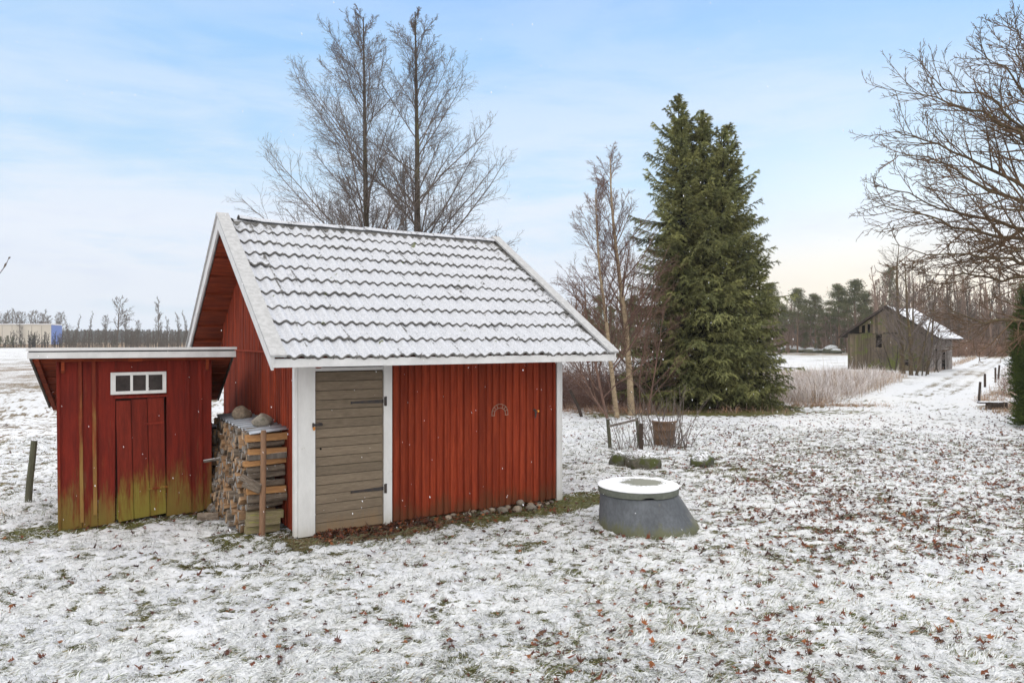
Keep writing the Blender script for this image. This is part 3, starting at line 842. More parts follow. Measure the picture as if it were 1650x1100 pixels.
m_ = MB(); m_.tube([(0,-.004,.03),(.005,-.02,.035),(.015,-.032,.01),(.012,-.030,-.03),(.010,-.022,-.075)], [.012,.013,.016,.012,.005], 8, 1.4); m_.build('hook', M['iron'], hk, smooth=True)
m_ = MB(); m_.tube([(.062,-.002,.015),(.062,-.024,.015)], .013, 10, 1.3); m_.build('reflector', mat('orange_reflector', (.85,.38,.04), (.75,.30,.04), (1,1,1), 9, .3, bump=0), hk, smooth=True)

# ================================================================== privy
def build_privy():
    W_ = 1.618; D_ = 1.45
    root = empty('old_privy', (PR0[0], PR0[1], 0), PRA, 'leaning old red outhouse with green algae at its foot and a three-pane window', 'outhouse')
    sk = PB - PRA         # the side walls are askew
    sx, sy = -math.sin(sk), math.cos(sk)      # local direction of the side walls
    hf, hb = 2.02, 1.42
    # px -> position on the front face
    def S(px):
        r = (px-CX)/FPX
        return (r*PR0[1]-PR0[0])/(PU[0]-r*PU[1])
    botL = -.02
    # front boards: (px left, px right) wide boards, separate battens on top
    f = MB()
    zb = lambda s: -.02 + .03*s/1.6
    def board(a, b, y0, y1, z0, z1, t, mb):
        mb.hexa([(a,y0,z0+zb(a)),(b,y0,z0+zb(b)),(b,y1,z0+zb(b)),(a,y1,z0+zb(a)),(a,y0,z1),(b,y0,z1),(b,y1,z1),(a,y1,z1)], t)
    edges = [95,133,158,186]
    for i in range(3):
        a, b = S(edges[i]), S(edges[i+1])
        board(a+.002, b-.002, .0, .022, .0, 2.0, [1.0,.9,1.06][i], f)
    a, b = S(268), S(305); board(a+.002, b-.002, 0, .022, .0, 2.0, 1.0, f)
    a, b = S(305), S(322); board(a, b-.002, .0, .022, .0, 2.0, .9, f)
    a, b = S(322), 1.618; board(a, b, .0, .022, .02, 2.0, 1.05, f)
    board(S(186), S(268), .001, .022, 1.48, 2.0, .95, f)
    fo = f.build('front_wall', M['red_old'], root, bevel=.002)
    # battens
    for (p0, p1, w, z0, z1, m) in ((127,131,.035,.05,1.98,'red_old_bare'),(149,152,.038,.12,1.98,'red_old_bare'),(299,303,.045,.02,1.98,'red_old'),(320,323,.04,.02,1.98,'red_old'),(92,95,.03,-.02,1.95,'red_old')):
        b = MB(); a0, a1 = S(p0), S(p1)
        b.hexa([(a1-.01,-.020,z0),(a1-.01+w,-.020,z0),(a1-.01+w,-.001,z0),(a1-.01,-.001,z0),(a0-.01,-.020,z1),(a0-.01+w,-.020,z1),(a0-.01+w,-.001,z1),(a0-.01,-.001,z1)], 1)
        b.build('batten', M[m], root, bevel=.002)
    # side and back walls
    def sidepoly(x0, name, ow):
        b = MB(); n = 7
        for i in range(n):
            t0 = D_*i/n + .002; t1 = D_*(i+1)/n - .002
            h0 = hf-.02 - (hf-hb)*(t0/D_); h1 = hf-.02 - (hf-hb)*(t1/D_)
            o0 = .025 + t0; o1 = .025 + t1
            p = lambda t, dx, z: (x0 + sx*t + dx, sy*t, z)
            j = random.uniform(0,.006)
            b.hexa([p(o0,-.011-j,0),p(o0,.011+j,0),p(o1,.011+j,0),p(o1,-.011-j,0),p(o0,-.011-j,h0),p(o0,.011+j,h0),p(o1,.011+j,h1),p(o1,-.011-j,h1)])
        b.build('side_wall', M['red_old'], root)
    sidepoly(.012, 'l', -1); sidepoly(W_-.012, 'r', 1)
    b = MB(); p = lambda x, t, z: (x + sx*t, sy*t, z)
    b.hexa([p(0,D_+.03,0),p(W_,D_+.03,0),p(W_,D_+.05,0),p(0,D_+.05,0),p(0,D_+.03,hb),p(W_,D_+.03,hb),p(W_,D_+.05,hb),p(0,D_+.05,hb)], 1); b.build('back_wall', M['red_old'], root)
    # door: three planks, leaning with the wall
    d = MB(); e = [186, 211, 236.5, 264.5]; eb = [190, 216, 242, 268]
    for i in range(3):
        a0, a1 = S(eb[i]), S(eb[i+1]); c0, c1 = S(e[i]), S(e[i+1]); t = [1.05,.95,1.0][i]
        z0 = [.005, .018, .03][i]; zt = 1.425 + .01*i
        g = .004 if i != 1 else .003
        d.hexa([(a0+g,-.012,z0),(a1-g,-.012,z0+.012),(a1-g,.0,z0+.012),(a0+g,.0,z0),(c0+g,-.012,zt),(c1-g,-.012,zt),(c1-g,.0,zt),(c0+g,.0,zt)], t)
    d.hexa([(S(188),.002,.03),(S(268),.002,.05),(S(268),.02,.05),(S(188),.02,.03),(S(186),.002,1.47),(S(266),.002,1.47),(S(266),.02,1.47),(S(186),.02,1.47)], .12)
    door = d.build('door', M['red_door'], root, bevel=.002)
    for zz, a0, a1 in ((1.14,232,264),(.36,236,272)):
        h = MB(); h.hexa([(S(a0),-.030,zz-.016),(S(a1),-.030,zz-.010),(S(a1),-.013,zz-.010),(S(a0),-.013,zz-.016),(S(a0),-.030,zz+.006),(S(a1),-.030,zz+.018),(S(a1),-.013,zz+.018),(S(a0),-.013,zz+.006)], 1.25)
        h.build('hinge_strap', M['red_door'], door, bevel=.002)
    rl = MB(); rl.box(S(184), S(270), -.030, -.001, 1.452, 1.476, 1.15); rl.build('door_rail', M['red_old'], root, bevel=.002)
    # window
    w0, w1 = S(178), S(267.5); z0, z1 = 1.500, 1.758
    dz = .012
    w = MB()
    fw = .045
    w.box(w0, w1, -.030, -.002, z1-fw*.8, z1, 1); w.box(w0, w1, -.030, -.002, z0, z0+fw*.8, 1)
    w.box(w0, w0+fw*1.15, -.028, -.002, z0+.036, z1-.036, 1); w.box(w1-fw*.9, w1, -.028, -.002, z0+.036, z1-.036, 1)
    i0, i1 = w0+fw*1.15, w1-fw*.9; pw = (i1-i0)/3
    for k in (1,2): w.box(i0+pw*k-.014, i0+pw*k+.014, -.022, -.003, z0+.036, z1-.036, 1)
    win = w.build('window', M['white'], root, bevel=.002)
    for k in range(3):
        g = MB(); g.box(i0+pw*k+.004, i0+pw*(k+1)-.004, -.010, -.004, z0+.03, z1-.03, 1); g.build('pane', M['glass'], win)
    # beam under the eave and brackets
    b = MB(); b.box(-.25, W_+.14, -.075, -.020, 1.895, 1.960, 1.05); b.box(S(205), S(228), -.085, -.0755, 1.885, 1.95, 1.3); b.build('eave_beam', M['red_dark'], root, bevel=.003)
    for px in (101, 333):
        b = MB(); s_ = S(px); b.prism([(-.072, 1.893),(-.022,1.893),(-.022,1.76),(-.034,1.77)], 'x', s_-.016, s_+.016, 1.2); b.build('bracket', M['red_dark'], root)
    # roof: slopes to the back; local skew direction
    x0, x1 = -.285, W_+.24; tf, tb = -.17, 1.82
    slope = .36
    zt = lambda t: 2.035 - (t-tf)*slope
    P = lambda x, t, z: (x + sx*(t-tf)*1.0, tf + (t-tf)*sy, z)
    def slab(mb, xa, xb, ta, tb_, up, dn, tint=1, mi=0):
        mb.hexa([P(xa,ta,zt(ta)-dn),P(xb,ta,zt(ta)-dn),P(xb,tb_,zt(tb_)-dn),P(xa,tb_,zt(tb_)-dn),P(xa,ta,zt(ta)+up),P(xb,ta,zt(ta)+up),P(xb,tb_,zt(tb_)+up),P(xa,tb_,zt(tb_)+up)], tint, mi)
    s = MB(); n = 14
    for i in range(n):
        ta = tf + .015 + (tb-tf-.02)*i/n; t2 = tf + .015 + (tb-tf-.02)*(i+1)/n - .006
        slab(s, x0+.03, x1-.03, ta, t2, -.05, .075 + (.008 if i % 2 else 0), random.uniform(.8,1.2))
    s.build('soffit', M['red_dark'], root)
    r = MB(); slab(r, x0+.005, x1-.005, tf+.005, tb, .0, .0495, .8); r.build('roofing_felt', mat('dark_felt', (.05,.048,.045), (.03,.03,.03), (1,1,1), 9, .9, snow=(.3,.4,.6)), root)
    sn = MB(); slab(sn, x0+.02, x1-.02, tf+.01, tb-.02, .012, -.001, 1); so = sn.build('snow_layer', M['snowcap'], root, bevel=.004)
    fa = MB(); fa.hexa([(x0-.01,tf-.022,1.935),(x1+.01,tf-.022,1.925),(x1+.01,tf,1.925),(x0-.01,tf,1.935),(x0-.01,tf-.022,2.005),(x1+.01,tf-.022,2.000),(x1+.01,tf,2.000),(x0-.01,tf,2.005)], 1)
    fa.box(x0-.02, x1+.02, tf-.036, tf+.05, 2.018, 2.050, 1.02)
    fa.build('fascia', M['white_trim'], root, bevel=.003)
    for xa in (x0-.0, x1-.022):
        bg = MB(); slab(bg, xa, xa+.022, tf+.01, tb+.02, .03, .085, .7)
        bg.build('barge_board', M['greywood'], root)
    for xa in (x0+.05,):
        bg = MB(); slab(bg, xa, xa+.045, tf+.02, tb, -.084, .125, .9); bg.build('rafter', M['red_dark'], root)
build_privy()

# ================================================================== woodpile
LOGF = {}
def log_mesh(kind, seed, L=.40):
    """one stick of firewood lying along local x, ends at x=0 (outer) and x=L"""
    r_ = random.Random(seed)
    if kind == 'round':
        n = 9; poly = [(.040*math.cos(2*math.pi*i/n)*r_.uniform(.85,1.1), .040*math.sin(2*math.pi*i/n)*r_.uniform(.85,1.1)) for i in range(n)]; bark = [True]*n
    elif kind == 'half':
        n = 6; poly = [(.052*math.cos(math.pi*i/n), .050*math.sin(math.pi*i/n)-.018) for i in range(n+1)]; bark = [True]*n + [False]
    elif kind == 'quarter':
        n = 4; poly = [(-.035,-.035)] + [(-.035+.085*math.cos(math.pi/2*i/n), -.035+.080*math.sin(math.pi/2*i/n)) for i in range(n+1)]; bark = [False] + [True]*n + [False]
    else:
        poly = [(-.048,-.022),(.046,-.026),(.050,.012),(.0,.030),(-.044,.020)]; bark = [False,False,True,True,False]
    a = r_.uniform(0, 2*math.pi); rot = lambda p: (p[0]*math.cos(a)-p[1]*math.sin(a), p[0]*math.sin(a)+p[1]*math.cos(a))
    poly = [rot((p[0]*r_.uniform(.9,1.1), p[1]*r_.uniform(.9,1.1))) for p in poly]
    b = MB(); n = len(poly); xs = [0, .012, L*.33, L*.66, L-.01, L]
    for k, x in enumerate(xs):
        sc_ = .94 if k in (0, 5) else r_.uniform(.94,1.05); ox, oy = r_.uniform(-.004,.004), r_.uniform(-.004,.004)
        tilt = r_.uniform(-.006,.006) if k < 1 else 0
        for p in poly: b.v.append((x + tilt*(p[0]/.04), p[0]*sc_+ox, p[1]*sc_+oy))
    for k in range(5):
        for i in range(n):
            j = (i+1) % n
            b.f.append((k*n+i, k*n+j, (k+1)*n+j, (k+1)*n+i)); b.m.append(0 if bark[i] else 1)
    b.f.append(tuple(range(n-1,-1,-1))); b.f.append(tuple(5*n+i for i in range(n))); em = 2 if r_.random() < .45 else 3; b.m += [em, em]
    b._tint(6*n, r_.uniform(.75,1.25))
    me = bpy.data.meshes.new('firewood_log'); me.from_pydata(b.v, [], b.f)
    at_ = me.attributes.new('tint', 'FLOAT_COLOR', 'POINT'); at_.data.foreach_set('color', np.array(b.c, np.float32).ravel())
    for k in ('logbark','logsplit','logend','logend_grey'): me.materials.append(M[k])
    me.polygons.foreach_set('material_index', np.array(b.m, np.int32)); me.update()
    return me
kinds = ['quarter','half','slab','quarter','round','quarter','slab','half']
LM = [log_mesh(kinds[i % 8], 100+i) for i in range(32)]
wr = random.Random(77)
rows, cols = 14, 19
t_a, t_b = .44, 2.36
GRP = 'firewood logs stacked against the gable wall'
for j in range(rows):
    for i in range(cols):
        t = t_a + (t_b-t_a)*(i+.5+(.5 if j % 2 else 0)*.8)/cols
        z = .045 + j*.0785 + wr.uniform(-.008,.008)
        bul = .09*math.exp(-((j-2)/4.0)**2)*min(1, i/4)      # the pile bulges at its foot
        s_out = -.475 - bul + wr.uniform(-.035,.035) - .02*(j < 9)
        if j > 11: s_out += .03
        o = bpy.data.objects.new('firewood_log', LM[wr.randrange(32)]); COL.objects.link(o)
        x, y, _ = shed_world(s_out, t + wr.uniform(-.01,.01))
        o.location = (x, y, z)
        o.rotation_euler = (wr.uniform(0, 6.28), wr.uniform(-.06,.06), SHA + wr.uniform(-.10,.10))
        k_ = wr.uniform(.92,1.16); o.scale = (1, k_, k_)
        tag(o, f'split log in the {ORD[j]} woodpile layer from below, {ORD[i]} from its front end', 'firewood log', GRP)
# front end of the pile: planks and thick logs seen from the side
def front_stick(s0, s1, t, z, w, h, m, label, name='firewood_plank', kind='plank', tilt=0, yaw=0):
    b = MB(); L_ = s1-s0
    if kind == 'plank':
        b.hexa([(0,-w/2,-h/2),(L_,-w/2,-h/2-.004),(L_,w/2,-h/2),(0,w/2,-h/2),(0,-w/2,h/2),(L_,-w/2,h/2+.003),(L_,w/2,h/2),(0,w/2,h/2)], 1)
        o = b.build(name, M[m], None, bevel=.004)
    else:
        b.tube([(0,0,0),(.01,0,0),(L_*.35,.0,.004),(L_*.7,.003,-.003),(L_-.01,0,0),(L_,0,0)], [h/2*.9,h/2,h/2*1.04,h/2*.96,h/2,h/2*.9], 11, 1, wob=.13)
        b.m[-1] = b.m[-2] = 1
        o = b.build(name, [M[m], M['logend_grey']], None, smooth=True)
    x, y, _ = shed_world(s0, t); o.location = (x, y, z); o.rotation_euler = (0, tilt, SHA+yaw)
    return tag(o, label, 'firewood log', GRP)
T0 = .385
fs = [
 (-.47,-.10, T0, .045,.09,.075,'plankmoss','mossy squared block at the very bottom front of the woodpile','plank'),
 (-.47,-.105, T0, .125,.10,.075,'plankmoss','greenish squared block second from the bottom at the pile front','plank'),
 (-.46,-.07, T0, .205,.10,.08,'plankmoss','yellow-green squared block third from the bottom at the pile front','plank'),
 (-.46,-.06, T0+.02, .290,.08,.08,'logbark','dark bark log just above the mossy blocks at the pile front','round'),
 (-.45,-.03, T0, .385,.10,.105,'logbark','thick bark-covered log in the lower front of the woodpile','round'),
 (-.46,-.04, T0-.01, .475,.09,.065,'plankfresh','pale orange plank under the two sloping logs of the woodpile','plank'),
 (-.46,-.05, T0+.02, .548,.08,.08,'logbark','bark log behind the two sloping logs, right side of the post','round'),
 (-.44,-.04, T0+.02, .628,.08,.08,'logbark','rough grey log at half height in the pile front','round'),
 (-.45,-.05, T0+.02, .703,.08,.07,'logbark','bark log under the widest orange plank','round'),
 (-.49,-.03, T0-.01, .775,.09,.055,'plankfresh','widest orange plank sticking out left of the post','plank'),
 (-.44,-.03, T0+.01, .840,.08,.060,'greywood','grey split plank between two orange planks in the pile front','plank'),
 (-.44,-.03, T0, .905,.09,.060,'plankfresh','orange plank second from the top of the pile front','plank'),
 (-.44,-.05, T0+.02, .975,.08,.075,'logbark','dark split log just under the topmost orange plank','round'),
 (-.47,-.02, T0-.01, 1.055,.09,.075,'plankfresh','topmost orange plank right under the corrugated sheet','plank'),
]
for a in fs: front_stick(*a[:6], a[6], a[7], 'firewood_plank' if a[8] == 'plank' else 'firewood_log', a[8], tilt=random.uniform(-.05,.05), yaw=random.uniform(-.12,.12))
front_stick(-.54,-.30, T0-.10, .66,.07,.075,'logbark','upper of two short logs sloping out of the pile front','firewood_log','round', tilt=.55, yaw=-.35)
front_stick(-.52,-.32, T0-.11, .585,.07,.070,'logbark','lower of two short logs sloping out of the pile front','firewood_log','round', tilt=.45, yaw=-.35)
# a few loose logs at the foot
for k, (px, py) in enumerate(((343,826),(352,838))):
    x, y = ground_at(px, py)
    o = bpy.data.objects.new('firewood_log', LM[5+k]); COL.objects.link(o); o.location = (x, y, .05); o.rotation_euler = (.5, 0, 2.2+k)
    o.scale = (.6, .9, .9)
    tag(o, ['loose snowy log lying between outhouse and woodpile','loose log at the left foot of the woodpile'][k], 'firewood log', GRP)
# post
x, y, _ = shed_world(-.325, .235)
b = MB(); b.tube([(0,0,-.15),(0,0,.4),(.004,0,.8),(.0,0,1.13),(0,0,1.155)], [.032,.033,.031,.031,.022], 12, 1); o = b.build('wooden_post', M['pole'], None, smooth=True); o.location = (x, y, 0); o.rotation_euler = (-.01, .01, 0)
tag(o, 'smooth brown round post standing in front of the woodpile', 'post')
# corrugated sheet
V=[];Q=[]; ns, nt_ = 2, 150
tt = np.linspace(.30, 2.46, nt_); ph = np.sin(tt*2*np.pi/.20)*.016
rows_ = []
for s_, dz in ((-.43, .0), (-.02, .03)):
    rows_.append((s_, dz, 0)); 
vv = []
for (s_, dz, _) in rows_:
    for up in (0, -.003):
        for k in range(nt_):
            vv.append((s_, tt[k], 1.118 + dz + ph[k] + up))
vv = np.array(vv); q = []
a0, a1, b0, b1 = 0, nt_, 2*nt_, 3*nt_
for k in range(nt_-1):
    q += [(a0+k, b0+k, b0+k+1, a0+k+1), (a1+k, a1+k+1, b1+k+1, b1+k), (a0+k, a0+k+1, a1+k+1, a1+k), (b0+k, b1+k, b1+k+1, b0+k+1)]
q += [(a0, a1, b1, b0), (a0+nt_-1, b0+nt_-1, b1+nt_-1, a1+nt_-1)]
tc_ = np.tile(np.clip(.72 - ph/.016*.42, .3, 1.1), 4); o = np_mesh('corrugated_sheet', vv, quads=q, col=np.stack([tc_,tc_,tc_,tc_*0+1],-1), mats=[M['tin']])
o.location = (SH0[0], SH0[1], 0); o.rotation_euler = (0,0,SHA)
tag(o, 'corrugated metal sheet covering the top of the woodpile', 'metal sheet')
x, y, _ = shed_world(-.24, 1.72); rock('stone', (x, y, 1.20), (.125,.11,.105), 5, M['rock'], 'angular stone weighing down the far end of the metal sheet', 'stone', rz=.6)
x, y, _ = shed_world(-.20, .80); rock('stone', (x, y, 1.20), (.125,.115,.088), 9, M['rock'], 'rounded stone weighing down the near end of the metal sheet', 'stone', rz=.2)

# clutter between the two huts
wv = []
x0_, y0_ = at(343, 10.2), 10.2
b = MB()
for k in range(8):
    a = k*.105; dd = .018*math.sin(k*2.2)
pts_a = [(-.17+ .02*math.sin(z*2*math.pi/.13), 0, z) for z in np.linspace(0, 1.02, 60)]
poly = [(p[0]+.13, p[2]) for p in pts_a]
poly = [(.0+.018*math.sin(z*2*math.pi/.12), z) for z in np.linspace(.0, 1.02, 61)]
poly = poly + [(p[0]-.006, p[1]) for p in reversed(poly)]
b.prism(poly, 'y', 0, .8, .5)
o = b.build('corrugated_sheet', mat('dark_roof_sheet', (.03,.03,.032), (.05,.045,.04), (1,1,1), 6, .7), None); o.location = (at(351, 9.9), 9.9, .12); o.rotation_euler = (.0, -.10, R(27)); tag(o, 'dark corrugated sheet standing on edge behind the outhouse', 'metal sheet')
b = MB(); b.tube([(0,0,0),(.2,-.02,.02),(.42,0,.045)], [.018,.02,.019], 8, 1.1); o = b.build('wooden_stick', M['greywood'], None, smooth=True); o.location = (at(328, 8.75), 8.75, hz(743, 8.75)); o.rotation_euler = (0,0,R(34)); tag(o, 'short grey stick jutting out between the outhouse and the woodpile', 'stick')
b = MB(); b.hexa([(0,0,0),(.30,0,0),(.30,.5,0),(0,.5,0),(.04,.02,.95),(.16,.02,.95),(.16,.5,.95),(.04,.5,.95)], .7); b.bar((.05,-.03,.25),(.28,-.03,.55),.09,.02,3.0)
o = b.build('tarpaulin', mat('dark_tarpaulin', (.028,.030,.030), (.018,.018,.016), (1,1,1), 9, .6, snow=(.5,.6,.8)), None, bevel=.02); o.location = (at(338, 9.75), 9.75, 0); o.rotation_euler = (0,0,R(33)); tag(o, 'dark tarpaulin covered heap in the gap behind the outhouse', 'tarpaulin')
# ================================================================== concrete well
def build_well():
    # base foot: 962..1116 px at y~860 ; lid 967..1090 px at y~790
    root = empty('concrete_well', (1.50, 8.33, 0), 0, 'grey conical concrete well with a snow-covered lid on the lawn', 'well')
    n = 64; V=[];Q=[]
    prof = [(0,-.10,.585,.04),(0,0.0,.572,.035),(.0,.05,.562,.03),(-.02,.16,.530,.0),(-.06,.28,.487,-.02),(-.085,.36,.452,-.045),(-.09,.375,.440,-.055)]
    # an oblique cone: its right side leans out more than the left
    rows_=[]
    for (sx_, z, r, ox) in prof:
        k = (z/.375)
        cx = .085 - .115*max(0,k)
        rr = .575 - .130*max(0,k)
        rows_.append([(cx + rr*math.cos(2*math.pi*i/n), rr*math.sin(2*math.pi*i/n), z) for i in range(n)])
    rows_.append([(-.03 + .40*math.cos(2*math.pi*i/n), .40*math.sin(2*math.pi*i/n), .378) for i in range(n)])
    V = [p for r_ in rows_ for p in r_]
    for k in range(len(rows_)-1):
        for i in range(n):
            j = (i+1) % n; Q.append((k*n+i, k*n+j, (k+1)*n+j, (k+1)*n+i))
    b = len(V); V.append((-.03,0,.378)); T = [((len(rows_)-1)*n+i, (len(rows_)-1)*n+(i+1)%n, b) for i in range(n)]
    np_mesh('well_body', V, T, Q, np.ones((len(V),4)), [M['concrete']], root, True)
    # lid with a hand slot and a rounded snow rim
    def lathe(name, pr, m, slot=None, seg=72, parent=root, cx=-.035):
        V=[];Q=[];T=[]
        for (r, z) in pr:
            for i in range(seg):
                a = 2*math.pi*i/seg
                zz = z
                if slot and slot[0] < a < slot[1] and z < slot[2]: zz = slot[2]
                V.append((cx + r*math.cos(a), r*math.sin(a), zz + r*math.cos(a)*-.004))
        for k in range(len(pr)-1):
            for i in range(seg):
                j = (i+1)%seg; Q.append((k*seg+i, k*seg+j, (k+1)*seg+j, (k+1)*seg+i))
        b = len(V); V.append((cx,0,pr[-1][1])); T = [((len(pr)-1)*seg+i, (len(pr)-1)*seg+(i+1)%seg, b) for i in range(seg)]
        o = np_mesh(name, V, T, Q, np.ones((len(V),4)), m if isinstance(m, list) else [m], parent, True)
        o.data.set_sharp_from_angle(angle=R(35)); return o
    slot = (R(265), R(283), .405)
    lid = lathe('lid', [(.438,.380),(.455,.380),(.462,.386),(.465,.43),(.463,.448),(.452,.452),(.2,.452)], M['lid'], slot)
    # thin snow on the lid, worn through near the middle
    m, nt, bs = nodes('lid_snow'); g = NG(nt)
    p = g.mapping((1,1,1)); s = g.sep(p)
    dx = g.math('SUBTRACT', s[0], .02); dy = g.math('MULTIPLY', g.math('SUBTRACT', s[1], .08), 1.15)
    rr = g.math('SQRT', g.math('ADD', g.math('MULTIPLY', dx, dx), g.math('MULTIPLY', dy, dy)))
    n1 = g.noise(p, 9, 5, .75); n2 = g.noise(p, 60, 3, .7)
    rr = g.math('ADD', rr, g.math('ADD', g.math('MULTIPLY', g.math('SUBTRACT', n1, .5), .34), g.math('MULTIPLY', g.math('SUBTRACT', n2, .5), .30)))
    f = g.ramp(rr, .225, .255)
    g.L(g.mix(f, g.mix(n2, (.17,.175,.14), (.25,.25,.20)), (.82,.83,.85)), bs.inputs['Base Color']); bs.inputs['Roughness'].default_value = .8
    g.bump(g.math('ADD', f, g.math('MULTIPLY', n2, .5)), .6, .01, bs)
    lathe('lid_snow', [(.455,.450),(.467,.456),(.470,.464),(.460,.468),(.44,.471),(.30,.473),(.15,.472)], m)
build_well()

# ================================================================== barrel, posts and rocks in the middle of the lawn
def build_barrel():
    x, y = at(1070, 14.6), 14.6
    root = empty('rusty_barrel', (x, y, 0), 0, 'rust-brown barrel with a snow-filled top among bare twigs', 'barrel')
    n = 40; pr = [(.205,-.05),(.208,.0),(.214,.14),(.222,.145),(.222,.155),(.214,.16),(.224,.30),(.230,.305),(.230,.315),(.224,.32),(.236,.455),(.250,.462),(.254,.480),(.248,.498),(.232,.50),(.226,.47)]
    V = [(r*math.cos(2*math.pi*i/n), r*math.sin(2*math.pi*i/n), z) for r, z in pr for i in range(n)]
    Q = [(k*n+i, k*n+(i+1)%n, (k+1)*n+(i+1)%n, (k+1)*n+i) for k in range(len(pr)-1) for i in range(n)]
    np_mesh('barrel_body', V, None, Q, np.ones((len(V),4)), [M['barrel']], root, True)
    pr = [(.236,.478),(.236,.500),(.215,.522),(.12,.530)]
    V = [(r*math.cos(2*math.pi*i/n), r*math.sin(2*math.pi*i/n), z) for r, z in pr for i in range(n)]; Q = [(k*n+i, k*n+(i+1)%n, (k+1)*n+(i+1)%n, (k+1)*n+i) for k in range(3) for i in range(n)]
    V.append((0,0,.532)); T = [(3*n+i, 3*n+(i+1)%n, len(V)-1) for i in range(n)]
    np_mesh('snow_fill', V, T, Q, np.ones((len(V),4)), [M['snowcap']], root, True)
build_barrel()
def post(px, pyb, pyt, r, label, m='post', lean=(0,0), name='fence_post', sq=False, y=None, group=None, cat='post'):
    x, yy = ground_at(px, pyb)
    if y: yy = y; x = at(px, y)
    h = hz(pyt, yy); b = MB()
    if sq: b.hexa([(-r,-r*.6,-.2),(r,-r*.6,-.2),(r,r*.6,-.2),(-r,r*.6,-.2),(-r+lean[0],-r*.6,h),(r+lean[0],-r*.6,h-.01),(r+lean[0],r*.6,h),(-r+lean[0],r*.6,h+.005)], 1)
    else: b.tube([(-lean[0]*.1,0,-.2),(lean[0]*.3,lean[1]*.3,h*.33),(lean[0]*.7,lean[1]*.7,h*.7),(lean[0],lean[1],h)], [r*1.05,r,r*.97,r*.92], 9, 1, wob=.05)
    o = b.build(name, M[m], None, smooth=not sq); o.location = (x, yy, 0)
    return tag(o, label, cat, group)
post(45, 808, 709, .042, 'grey-green wooden post leaning right, standing alone left of the outhouse', lean=(.085,0))
# small broken rail fence: two posts and a rail
fr = empty('rail_fence', (at(982,14.1), 14.1, 0), 0, 'low weathered rail fence stub beside the barrel', 'fence')
b = MB(); b.tube([(0.02,0,-.1),(.0,0,.2),(-.035,0,.585)], [.038,.038,.034], 9, 1); b.build('fence_post', M['post'], fr, smooth=True)
b = MB(); b.tube([(.655,.35,-.1),(.63,.33,.2),(.585,.30,.58)], [.036,.034,.030], 9, .9); b.build('fence_post', M['post'], fr, smooth=True)
b = MB(); b.bar((-.02,-.03,.44),(.60,.26,.545),.028,.05,1.4); b.build('rail', M['greywood'], fr, bevel=.004)
post(1033, 733, 682, .036, 'square dark brown post standing upright left of the barrel', 'barn_dark', sq=True)
for args in ((( 997, 752, .17,.15,.20), 3, 'small dark stone at the left foot of the rail fence'),((1036,755,.33,.25,.23), 31, 'large mossy boulder with snow on top in front of the square post'),((1133,751,.28,.20,.18), 23, 'mossy boulder lying right of the barrel')):
    (px, py, a, b_, c_), sd, lb = args
    x, y = ground_at(px, py-3); rock('boulder', (x, y+.05, c_*.22), (a, b_, c_), sd, M['rock_snow'], lb, 'boulder', rz=sd)
# snow mound behind the right boulder and plank pieces
def twigs(name, cx, cy, n, h, spread, m, label, r=.006, seed=1, cat='shrub', lean=.25, group=None):
    r_ = random.Random(seed); b = MB()
    for k in range(n):
        a = r_.uniform(0, 6.28); rr = spread*math.sqrt(r_.random()); x = cx + rr*math.cos(a); y = cy + rr*.6*math.sin(a)
        hh = h*r_.uniform(.5,1.05); lx = (x-cx)*.7 + r_.gauss(0,lean)*hh; ly = r_.gauss(0,lean)*hh
        p = [Vector((x,y,-.03)), Vector((x+lx*.35+r_.gauss(0,.02),y+ly*.35,hh*.4)), Vector((x+lx*.7,y+ly*.7,hh*.75)), Vector((x+lx,y+ly,hh))]
        b.tube(p, [r,r*.8,r*.6,r*.3], 4, cap=False)
        for q in range(r_.randint(1,3)):
            s_ = p[1].lerp(p[3], r_.random()); e = s_ + Vector((r_.gauss(0,.09), r_.gauss(0,.09), r_.uniform(.08,.25)*h))
            b.tube([s_, e], [r*.55, r*.25], 3, cap=False)
    b.v = [(v[0]-cx, v[1]-cy, v[2]) for v in b.v]
    o = b.build(name, M[m]); o.location = (cx, cy, 0)
    return tag(o, label, cat, group)
twigs('currant_bush', at(1075,14.3), 14.3, 40, 1.2, .45, 'twig', 'bare upright twigs of a bush growing around the barrel', seed=2, r=.0075)
twigs('currant_bush', at(1015,14.0), 14.0, 22, .80, .35, 'twig', 'bare arching twigs behind the big mossy boulder', seed=3, r=.005, lean=.45)
twigs('currant_bush', at(1092,14.0), 14.0, 26, .45, .30, 'twig', 'low tangle of bare twigs at the right foot of the barrel', seed=5, r=.005, lean=.5)
twigs('currant_bush', at(1050,16.8), 16.8, 6, .55, .2, 'twig', 'few thin bare stems on the lawn behind the barrel', seed=6, r=.006, lean=.2)

# posts near the birches and along the drive
post(938, 677, 628, .045, 'dark leaning fence post among the brush left of the birches', 'barn_dark', lean=(-.34,0), y=20.2)
post(917, 629, 606, .030, 'thin dark stake standing behind the leaning fence post', 'barn_dark', y=27)
post(1577, 652, 615, .040, 'nearest and tallest grey fence post beside the drive', 'barn_dark', lean=(.05,0))
post(1587, 624, 602, .050, 'second grey fence post beside the drive, with a snowy foot', 'barn_dark')
post(1604, 617, 592, .045, 'left one of the two farthest fence posts beside the drive', 'barn_dark')
post(1608.5, 611, 588, .050, 'right one of the two farthest fence posts beside the drive', 'barn_dark', lean=(.06,0))
bt = empty('garden_bench', (at(1601,21.6), 21.6, 0), -.1, 'low dark wooden trough bench with snow left of the hedge', 'bench')
b = MB(); b.box(-.12,.36,-.08,.0,.04,.22,1.1); b.build('side_board', M['barn_dark'], bt, bevel=.008)
